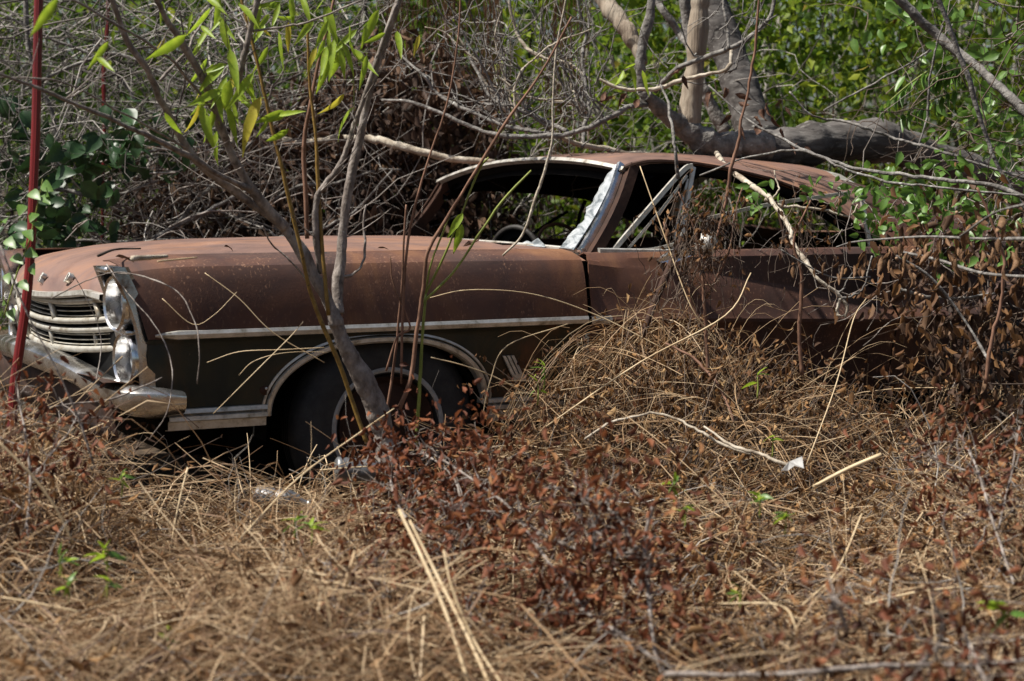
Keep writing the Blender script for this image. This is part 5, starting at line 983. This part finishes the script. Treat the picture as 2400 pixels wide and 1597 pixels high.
x, y = sites(2600); n = len(x); K = 7; L_ = rng.uniform(.1, .45, n); az = rng.uniform(0, 2 * PI, n); el = rng.normal(size=n) * .6; t = np.linspace(-.5, .5, K)[None]; cv = rng.normal(size=(n, 1)) * .5
zc = ground_z(x, y) + weed_h(x, y) * rng.uniform(.6, 1.3, n); P = np.zeros((n, K, 3))
P[..., 0] = x[:, None] + np.cos(az)[:, None] * L_[:, None] * t - np.sin(az)[:, None] * cv * t ** 2 * L_[:, None]; P[..., 1] = y[:, None] + np.sin(az)[:, None] * L_[:, None] * t + np.cos(az)[:, None] * cv * t ** 2 * L_[:, None]
P[..., 2] = np.maximum(zc[:, None] + np.sin(el)[:, None] * L_[:, None] * t - .4 * t ** 2 * L_[:, None], .02)
V, Fc, rr = tubes(keepout(P), rng.uniform(.0004, .0011, n)[:, None] * np.ones((1, K)), 3, rn=np.clip(rng.normal(.85, .15, n), 0, 1))
stuff('loose_straw', V, Fc, M['straw'], rr, 'fine wispy pale stems standing out of the weeds', 'straw')
# grey twigs lying about
P, R_ = tangle(380, (-1.6, 2.0), (3.5, 6.3), (.05, .26), (.18, .5), (.0008, .0026), K=8, up=-.1, curl=.28)
k = P[:, :, 1].max(1) < car_line_y(P[:, :, 0].min(1)) - .05
V, Fc, rr = tubes(P[k], R_[k], 4, rn=rng.uniform(.3, 1, k.sum())); stuff('fallen_twigs', V, Fc, M['grey_twig'], rr, 'thin grey twigs scattered through the weeds', 'twigs')
# dead weeds: thin stems carrying crumpled leaves, in clumps
x, y = sites(4400, dens=leafy); n = len(x); q_ = rng.integers(0, n, n); own = rng.uniform(size=n) < .4
x = np.where(own, x, x[q_ // 6 * 6 % n] + rng.normal(size=n) * .07); y = np.where(own, y, y[q_ // 6 * 6 % n] + rng.normal(size=n) * .07); y = np.where(x > O[0] - .1, np.minimum(y, car_line_y(x) - .04), y)
h = weed_h(x, y) * rng.uniform(.6, 1.3, n); K = 8; P = np.zeros((n, K, 3)); t = np.linspace(0, 1, K)
lx, ly = rng.normal(size=(2, n)) * .17
P[..., 0] = x[:, None] + lx[:, None] * t ** 1.5 + rng.normal(size=(n, K)) * .007; P[..., 1] = np.minimum(y[:, None] + ly[:, None] * t ** 1.5, np.where(x > O[0] - .1, car_line_y(x) - .02, 99)[:, None]); P[..., 2] = ground_z(x, y)[:, None] + h[:, None] * t
V, Fc, rr = tubes(P, rng.uniform(.6, 1.3, n)[:, None] * np.linspace(.0024, .001, K)[None], 4, rn=rng.uniform(0, 1, n)); stuff('dead_weed_stems', V, Fc, M['dark_twig'], rr, 'thin brown stems of dead weeds before the car', 'dead weeds')
tone1 = np.clip(.5 + .2 * patch(x, y, 1.5) + rng.normal(size=n) * .17, 0, 1)
for per, tm, lo, hi, lb in ((5, CRUMP, .014, .046, 'small curled brown leaves of dead weeds before the car'), (5, SLIM, .02, .065, 'slim shrivelled brown leaves of dead weeds before the car')):
    kk = rng.integers(2, K, (n, per)); base = P[np.arange(n)[:, None], kk].reshape(-1, 3) + rng.normal(size=(n * per, 3)) * .008
    D = rng.normal(size=(n * per, 3)); D[:, 2] -= .8; sz = lo + (hi - lo) * rng.uniform(0, 1, n * per) ** 1.6
    V, Fc, rr = scatter(tm, base, dirframes(D, rng.uniform(0, 6.28, n * per)), sz, np.clip(np.repeat(tone1, per) + rng.normal(size=n * per) * .2, 0, 1))
    stuff('dead_weed_leaves', V, Fc, M['weed_leaf'], rr, lb, 'dead weeds')
# fallen leaves and bits on the ground
x, y = sites(9000); n = len(x); D = rng.normal(size=(n, 3)); D[:, 2] *= .3
V, Fc, rr = scatter(CRUMP, np.stack([x, y, ground_z(x, y) + rng.uniform(.0, .06, n)], -1), dirframes(D, rng.uniform(0, 6.28, n)), rng.uniform(.018, .055, n), rng.uniform(0, .5, n))  # lower tones only: shade of the deep gaps put into the colour
stuff('leaf_litter', V, Fc, M['weed_leaf'], rr, 'dead leaf litter under the dry grass', 'leaf litter')
# grass mound against the door: long straw combed over to the left
gm = thing('grass_mound', 'tall mound of long pale straw heaped against the door', 'grass clump', at(1500, 1000, 6.15))
n = 280; K = 9; t = np.linspace(0, 1, K)[None]; ax = rng.normal(.52, .17, n); ay = car_line_y(ax) - rng.uniform(.06, .34, n); az_ = .46 + .17 * np.exp(-((ax - .48) / .28) ** 2) + rng.normal(size=n) * .06
ex = np.maximum(ax - rng.uniform(-.3, .5, n) + rng.normal(size=n) * .16, -.06); ey = np.minimum(ay - rng.uniform(-.1, .4, n), car_line_y(ex) - .05); ez = rng.uniform(.06, .34, n)
P = np.zeros((n, K, 3)); P[..., 0] = ax[:, None] + (ex - ax)[:, None] * t; P[..., 1] = ay[:, None] + (ey - ay)[:, None] * t; P[..., 2] = az_[:, None] + (ez - az_)[:, None] * t ** rng.uniform(1.0, 2.2, n)[:, None] + .05 * np.sin(PI * t) + rng.normal(size=(n, 1)) * .01
V, Fc, rr = ribbons(P, rng.uniform(.0014, .0034, n)[:, None] * np.linspace(1, .5, K)[None], np.clip(rng.normal(.60, .26, n), 0, 1)); stuff('straw', V, Fc, M['straw'], rr, root=gm)
n = 420; ax = rng.normal(.66, .24, n); ay = car_line_y(ax) - rng.uniform(.05, .42, n); P, Wd = blades(n, hs=.95, ln=(.3, .6), wd=(.0016, .0034), lie=.35, xy=(ax, ay))
V, Fc, rr = ribbons(P, Wd, np.clip(rng.normal(.45, .25, n), 0, 1)); stuff('upright_grass', V, Fc, M['straw'], rr, root=gm)
n = 760; ax = rng.normal(.64, .28, n); ay = car_line_y(ax) - rng.uniform(.06, .5, n); h = weed_h(ax, ay) * rng.uniform(.6, 1.15, n); K = 7; P = np.zeros((n, K, 3)); t = np.linspace(0, 1, K); lx = rng.normal(size=n) * .16
P[..., 0] = ax[:, None] + lx[:, None] * t ** 1.5 + rng.normal(size=(n, K)) * .007; P[..., 1] = ay[:, None]; P[..., 2] = h[:, None] * t
V, Fc, rr = tubes(P, np.linspace(.002, .0009, K)[None].repeat(n, 0), 3, rn=rng.uniform(0, 1, n)); stuff('weed_stems', V, Fc, M['dark_twig'], rr, root=gm)
base = np.repeat(P[:, 3:], 3, 1).reshape(-1, 3) + rng.normal(size=(n * 12, 3)) * .012; D = rng.normal(size=(n * 12, 3)); D[:, 2] -= .8
V, Fc, rr = scatter(CRUMP, base, dirframes(D, rng.uniform(0, 6.28, n * 12)), rng.uniform(.012, .034, n * 12), np.clip(rng.normal(.4, .25, n * 12), 0, 1)); stuff('weed_leaves', V, Fc, M['weed_leaf'], rr, root=gm)
# long thin seed stalks crossing the door
n = 70; K = 10; t = np.linspace(0, 1, K)[None]; ax = rng.uniform(.2, 2.0, n); ay = car_line_y(ax) - rng.uniform(.08, .35, n); az = rng.uniform(0, 2 * PI, n); L_ = rng.uniform(.4, 1.0, n)[:, None]
P = np.zeros((n, K, 3)); P[..., 0] = ax[:, None] + np.cos(az)[:, None] * L_ * .8 * t; P[..., 1] = ay[:, None] - .08 * t; P[..., 2] = weed_h(ax, ay)[:, None] * .5 + L_ * .55 * np.sin(np.clip(t * 1.9, 0, 2.6))
V, Fc, rr = tubes(P, np.linspace(.0013, .0006, K)[None].repeat(n, 0), 3, rn=rng.uniform(.7, 1, n)); stuff('seed_stalks', V, Fc, M['straw'], rr, 'fine pale grass stalks arching across the rusty door', 'dry grass')
# dead forb with withered clusters before the door
fb = thing('withered_weed', 'tall withered brown weed standing before the door by the mirror', 'dead weed', at(1640, 860, 6.1))
for pts in ([(1660, 880, 6.1, 9), (1655, 760, 6.1, 8), (1650, 640, 6.1, 7), (1630, 540, 6.1, 5), (1590, 450, 6.1, 3)], [(1655, 700, 6.1, 6), (1700, 600, 6.1, 5), (1720, 500, 6.1, 4), (1740, 440, 6.1, 3)], [(1655, 780, 6.1, 6), (1610, 690, 6.1, 5), (1570, 600, 6.1, 4), (1555, 520, 6.1, 3)], [(1880, 880, 6.1, 10), (1875, 780, 6.1, 9), (1880, 650, 6.1, 8), (1865, 560, 6.1, 6), (1900, 470, 6.1, 4)]):
    wpart('stem', pxlimb(pts, sub=6, sides=6, wob=.06, jit=.001), M['red_twig'], fb)
n = 180; pc = np.array([at(random.gauss(1640, 48), random.gauss(525, 52), random.uniform(6.02, 6.16)) for _ in range(n)] + [at(random.gauss(1620, 60), random.gauss(640, 60), random.uniform(6.02, 6.16)) for _ in range(60)] + [at(random.gauss(1880, 70), random.gauss(540, 60), random.uniform(6.0, 6.16)) for _ in range(60)])
n = len(pc); D = rng.normal(size=(n, 3)); D[:, 2] -= 1.2
P = np.zeros((n, 5, 3)); e = pc + np.stack([rng.normal(size=n) * .05, rng.normal(size=n) * .02, -rng.uniform(.04, .16, n)], -1)
for k in range(5): P[:, k] = e + (pc - e) * k / 4 + rng.normal(size=(n, 3)) * .006
V, Fc, rr = tubes(P, np.linspace(.0015, .0007, 5)[None].repeat(n, 0), 3, rn=rng.uniform(0, 1, n)); stuff('twiglets', V, Fc, M['dark_twig'], rr, root=fb)
V, Fc, rr = scatter(CRUMP, pc, dirframes(D, rng.uniform(0, 6.28, n)), rng.uniform(.014, .036, n), rng.uniform(.0, .75, n)); stuff('withered_leaves', V, Fc, M['weed_leaf'], rr, root=fb)

# ================================================================== red-brown dead shrubs in the foreground
def deadshrub(label, base, limbs, nleaf, spread=.055, extra=()):
    nleaf = int(nleaf * 2.0); limbs = [[(a, b, y * .965, w * .8) for a, b, y, w in L] for L in limbs]
    t = thing('dead_shrub', label, 'dead shrub', base, 'red brown dead shrubs in the foreground'); pos = []
    for pts in limbs:
        wpart('branch', pxlimb(pts, sub=6, sides=7, wob=.07, jit=.0015), M['willow_bark'], t)
        c = crom(np.array([at(p[0], p[1], p[2]) for p in pts]), 10); pos.append(c)
    c = np.concatenate(pos); i = rng.integers(0, len(c), nleaf); p = c[i] + rng.normal(size=(nleaf, 3)) * spread * 1.65
    D = rng.normal(size=(nleaf, 3)); D[:, 2] -= .9
    V, Fc, rr = scatter(CRUMP, p, dirframes(D, rng.uniform(0, 6.28, nleaf)), rng.uniform(.013, .036, nleaf), np.clip(rng.normal(.5, .25, nleaf), 0, 1)); stuff('red_leaves', V, Fc, M['red_leaf'], rr, root=t)
    m = nleaf // 7; st_ = c[rng.integers(0, len(c), m)]; d = rng.normal(size=(m, 3)); d[:, 2] += .2; d /= np.linalg.norm(d, axis=1, keepdims=True)
    P = st_[:, None] + d[:, None] * (rng.uniform(.03, .14, m)[:, None, None] * np.linspace(0, 1, 5)[None, :, None]) + rng.normal(size=(m, 5, 3)) * .004
    V, Fc, rr = tubes(P, np.linspace(.0018, .0008, 5)[None].repeat(m, 0), 4); wpart('twig', (V, Fc), M['willow_bark'], t)['kind'] = 'stuff'
deadshrub('red brown dead shrub with grey forked branches in the centre foreground', at(1556, 1590, 3.9), [
  [(1558, 1590, 3.9, 17), (1531, 1509, 3.95, 15), (1526, 1397, 4.05, 13), (1521, 1285, 4.15, 11), (1528, 1188, 4.2, 8)],
  [(1551, 1560, 3.92, 14), (1444, 1478, 4.0, 13), (1378, 1433, 4.1, 12), (1302, 1331, 4.2, 11), (1230, 1229, 4.35, 9), (1200, 1188, 4.4, 8), (1110, 1120, 4.7, 7), (1018, 1066, 5.0, 6)],
  [(1518, 1331, 4.1, 9), (1490, 1290, 4.15, 9), (1444, 1214, 4.2, 9), (1378, 1173, 4.3, 8), (1251, 1127, 4.4, 6)],
  [(1490, 1297, 4.15, 8), (1400, 1290, 4.2, 8), (1327, 1275, 4.25, 7), (1256, 1249, 4.3, 6)],
  [(1380, 1430, 4.1, 7), (1290, 1440, 4.1, 6), (1210, 1465, 4.1, 5)], [(1385, 1290, 4.2, 6), (1390, 1220, 4.2, 5), (1370, 1150, 4.2, 4)]], 900)
deadshrub('red brown dead shrub with drooping leaves just before the front wheel', at(1000, 1200, 5.0), [
  [(1060, 1330, 4.6, 9), (1049, 1290, 4.65, 9), (957, 1219, 4.8, 8), (927, 1158, 4.9, 7), (915, 1110, 5.0, 6)], [(1049, 1295, 4.65, 8), (1059, 1230, 4.7, 7), (1059, 1168, 4.8, 6)],
  [(1100, 1240, 4.7, 7), (1060, 1120, 4.9, 7), (1000, 1070, 5.1, 6), (960, 1030, 5.2, 5)], [(1130, 1160, 4.9, 6), (1150, 1090, 5.0, 5), (1140, 1040, 5.1, 4)], [(1000, 1180, 4.9, 6), (930, 1090, 5.1, 5), (880, 1040, 5.2, 4)]], 640, .045)
deadshrub('small red brown dead shrub left of the thick straw stalks', at(840, 1500, 4.1), [[(845, 1510, 4.05, 11), (800, 1440, 4.15, 9), (779, 1407, 4.2, 8), (774, 1316, 4.3, 6)], [(1200, 1520, 4.0, 8), (1120, 1440, 4.1, 8), (1090, 1400, 4.1, 6)], [(900, 1290, 4.4, 6), (880, 1340, 4.3, 6), (905, 1420, 4.2, 6)]], 230, .05)
deadshrub('red brown dead shrub blurred at the lower right corner', at(2200, 1560, 3.4), [[(2100, 1640, 3.3, 14), (2160, 1560, 3.35, 13), (2210, 1480, 3.4, 12), (2190, 1420, 3.4, 8)], [(2330, 1640, 3.2, 12), (2280, 1530, 3.3, 10), (2250, 1440, 3.4, 8)], [(1990, 1480, 3.5, 9), (1960, 1420, 3.5, 8), (1945, 1390, 3.5, 6)]], 190, .05)
deadshrub('red brown dead shrub standing at the right edge below the vines', at(2330, 1330, 4.4), [[(2380, 1380, 4.3, 10), (2330, 1230, 4.5, 9), (2290, 1100, 4.7, 8), (2250, 1020, 4.9, 6)], [(2340, 1240, 4.5, 7), (2370, 1120, 4.6, 6), (2390, 1000, 4.7, 5)], [(2290, 1110, 4.7, 6), (2200, 1080, 4.8, 5), (2160, 1040, 4.9, 4)]], 230, .055)
deadshrub('sparse red brown dead shrub at the left edge before the bumper', at(60, 1200, 4.6), [[(60, 1240, 4.6, 8), (75, 1120, 4.7, 7), (60, 1000, 4.8, 6), (40, 900, 4.9, 4)], [(70, 1130, 4.7, 6), (140, 1040, 4.8, 5), (190, 960, 4.9, 4)]], 170, .05)
branch('long dark blurred branch lying low across the bottom right', [(1560, 1580, 3.3, 16), (1750, 1570, 3.25, 15), (1950, 1545, 3.2, 14), (2150, 1540, 3.2, 14), (2420, 1545, 3.2, 13)], 'willow_bark', 8, group='branches in the foreground')
branch('pale pink bramble cane arching through the weeds below the mound', [(1370, 1030, 5.5, 7), (1440, 985, 5.5, 8), (1530, 975, 5.5, 8), (1600, 1000, 5.45, 8), (1680, 1040, 5.4, 9), (1760, 1065, 5.35, 8)], 'pale_bark', 7, group='branches in the foreground')
branch('reddish bramble cane bowed over the grass mound', [(1560, 805, 5.95, 6), (1620, 835, 5.9, 7), (1670, 880, 5.85, 8), (1700, 935, 5.8, 7), (1720, 990, 5.75, 5)], 'red_twig', 7, group='branches in the foreground')
branch('brown twig slanting through the weeds before the rear of the door', [(1650, 1000, 5.4, 6), (1740, 1060, 5.3, 9), (1800, 1070, 5.25, 10), (1860, 1095, 5.2, 10)], 'pale_bark', 7, group='branches in the foreground')
# thick single stalks
stl = [([(935, 1195, 4.0, 13), (990, 1310, 3.9, 14), (1050, 1450, 3.8, 15), (1100, 1610, 3.7, 16)], 'thick pale straw stalk at bottom centre, leftmost of three'), ([(960, 1220, 4.0, 10), (1030, 1360, 3.9, 12), (1090, 1480, 3.8, 13), (1150, 1610, 3.7, 14)], 'thick pale straw stalk at bottom centre, middle of three'),
 ([(1040, 1290, 3.9, 8), (1060, 1380, 3.85, 10), (1110, 1500, 3.8, 11), (1180, 1610, 3.7, 12)], 'thick pale straw stalk at bottom centre, rightmost of three'), ([(-10, 1030, 4.2, 11), (70, 1110, 4.2, 11), (130, 1190, 4.2, 10), (170, 1270, 4.2, 8)], 'long pale straw curving down at the left edge'),
 ([(440, 1096, 5.0, 7), (415, 1200, 4.95, 7), (395, 1320, 4.9, 6)], 'upright pale straw left of the tyre'), ([(560, 1265, 4.6, 6), (700, 1120, 4.9, 7), (850, 1010, 5.3, 7), (932, 952, 5.5, 5)], 'long straight straw slanting up to the wheel arch'),
 ([(750, 1102, 5.3, 6), (860, 1094, 5.3, 6), (970, 1094, 5.3, 5)], 'level pale straw before the clear bottle'), ([(370, 1430, 4.2, 9), (400, 1520, 4.1, 11), (440, 1600, 4.0, 12)], 'thick straw stalk at the bottom left'), ([(0, 1400, 4.0, 10), (90, 1415, 4.0, 10), (190, 1435, 4.0, 8)], 'straw lying level at the left edge'),
 ([(2020, 1205, 4.7, 8), (1960, 1340, 4.5, 8), (1880, 1420, 4.4, 7)], 'bent straw slanting down left of the right shrub'), ([(2260, 1375, 4.2, 9), (2140, 1390, 4.2, 10), (2020, 1418, 4.2, 9)], 'pale straw lying level at the right'), ([(1870, 1485, 4.0, 9), (1830, 1420, 4.05, 9), (1680, 1415, 4.1, 7)], 'kinked straw in the right foreground'),
 ([(1340, 1140, 5.0, 7), (1420, 1170, 4.95, 7), (1510, 1200, 4.9, 6)], 'straw sloping right above the centre shrub'), ([(1010, 838, 5.7, 4), (1080, 855, 5.7, 5), (1150, 880, 5.75, 5), (1230, 920, 5.8, 4)], 'pale stalk crossing the rear of the wheel arch'), ([(1130, 980, 5.7, 4), (1150, 890, 5.7, 4), (1190, 810, 5.75, 4), (1330, 760, 5.9, 4)], 'fine stalk arching round the badge on the fender'),
 ([(1000, 700, 5.8, 3), (1100, 680, 5.8, 4), (1250, 690, 5.9, 4), (1400, 740, 6.0, 5), (1560, 820, 6.0, 4)], 'fine stalk sloping across the fender and door gap'), ([(1500, 390, 6.2, 4), (1560, 560, 6.1, 5), (1620, 720, 6.0, 5), (1680, 800, 6.0, 4)], 'fine pale stalk slanting across the vent window'),
 ([(1280, 1000, 5.7, 6), (1500, 850, 5.8, 7), (1700, 740, 5.9, 6), (1760, 640, 6.0, 4)], 'long tan stalk slanting up right over the grass mound'), ([(1890, 1090, 5.4, 4), (1960, 900, 5.6, 5), (2000, 750, 5.8, 4), (2030, 700, 5.9, 3)], 'thin pale stalk slanting before the door lock hole'), ([(480, 640, 5.5, 3), (560, 700, 5.5, 4), (640, 780, 5.5, 4), (760, 850, 5.55, 4)], 'fine dark stalk crossing the trim strip behind the headlight')]
for pts, lb in stl:
    if pts[0][2] < 5.2: pts = [(a, b, y * .955, w) for a, b, y, w in pts]
    wthing('straw_stalk', pxlimb(pts, sub=6, sides=6, wob=.05, thin=.62), M['stalk'], lb, 'stalk', 'single straw stalks')
# small green weeds
GWm = [newmesh('leaf', *leafmesh(6, 3, .26, .4, .6, .9, .03, 90 + i, .6), M['vine_leaf'] if i else M['willow_leaf']) for i in range(2)]
for (a, b, y, n, L_, lb) in ((250, 1300, 4.4, 9, 40, 'small green weed sprout in the left foreground'), (140, 1310, 4.3, 6, 34, 'pair of pale green weed leaves at the far left'), (160, 1370, 4.2, 6, 36, 'green weed tuft low at the left edge'), (250, 1360, 4.2, 4, 34, 'dark green weed leaf under the left sprout'), (730, 1235, 4.7, 5, 34, 'bright green weed leaf before the red shrub'), (690, 1225, 4.75, 5, 26, 'pale weed sprout beside a bright green weed before the red shrub'), (1580, 1140, 4.8, 6, 28, 'green weed among the red leaves at centre'), (1605, 1195, 4.7, 5, 26, 'small green weed below the centre weed'), (1780, 1170, 4.7, 9, 22, 'feathery green weed in the right foreground'), (1840, 1210, 4.6, 8, 24, 'slim green weed right of the feathery one'), (1735, 1385, 4.2, 6, 28, 'low green weed under the right straw'), (2360, 1430, 4.0, 5, 60, 'green grass blades at the right edge'), (1275, 868, 5.9, 5, 26, 'tiny green sprig by the fender badge'), (1260, 905, 5.9, 4, 24, 'tiny green sprout left of the grass mound'), (285, 1120, 4.9, 5, 26, 'tiny green weed before the bumper'), (1775, 890, 5.8, 3, 28, 'pale yellow green leaf on the weeds before the door'), (1810, 1030, 5.4, 3, 24, 'faint green weed near the metal scrap'), (395, 1490, 4.0, 4, 22, 'tiny weed beside the bottom left stalk')):
    y *= .93 if y < 5 else 1; L_ *= 1.35
    t = thing('green_weed', lb, 'weed', at(a, b + 20, y), 'small green weeds')
    for k in range(n):
        an = random.uniform(0, 2 * PI); yy = random.uniform(-10, 12); place_leaf('leaf', GWm[k % 2], at(a + random.uniform(-8, 8), b + yy, y), at(a + L_ * math.cos(an), b + yy - L_ * .7 * math.sin(an) - 4, y + random.uniform(-.04, .04)), t, random.uniform(-.9, .9) + .5, 1.1)
    wpart('stem', pxlimb([(a, b + 45, y, 4), (a + 2, b + 15, y, 4), (a, b - 8, y, 2)], sub=3, sides=5), M['green_stem'], t)
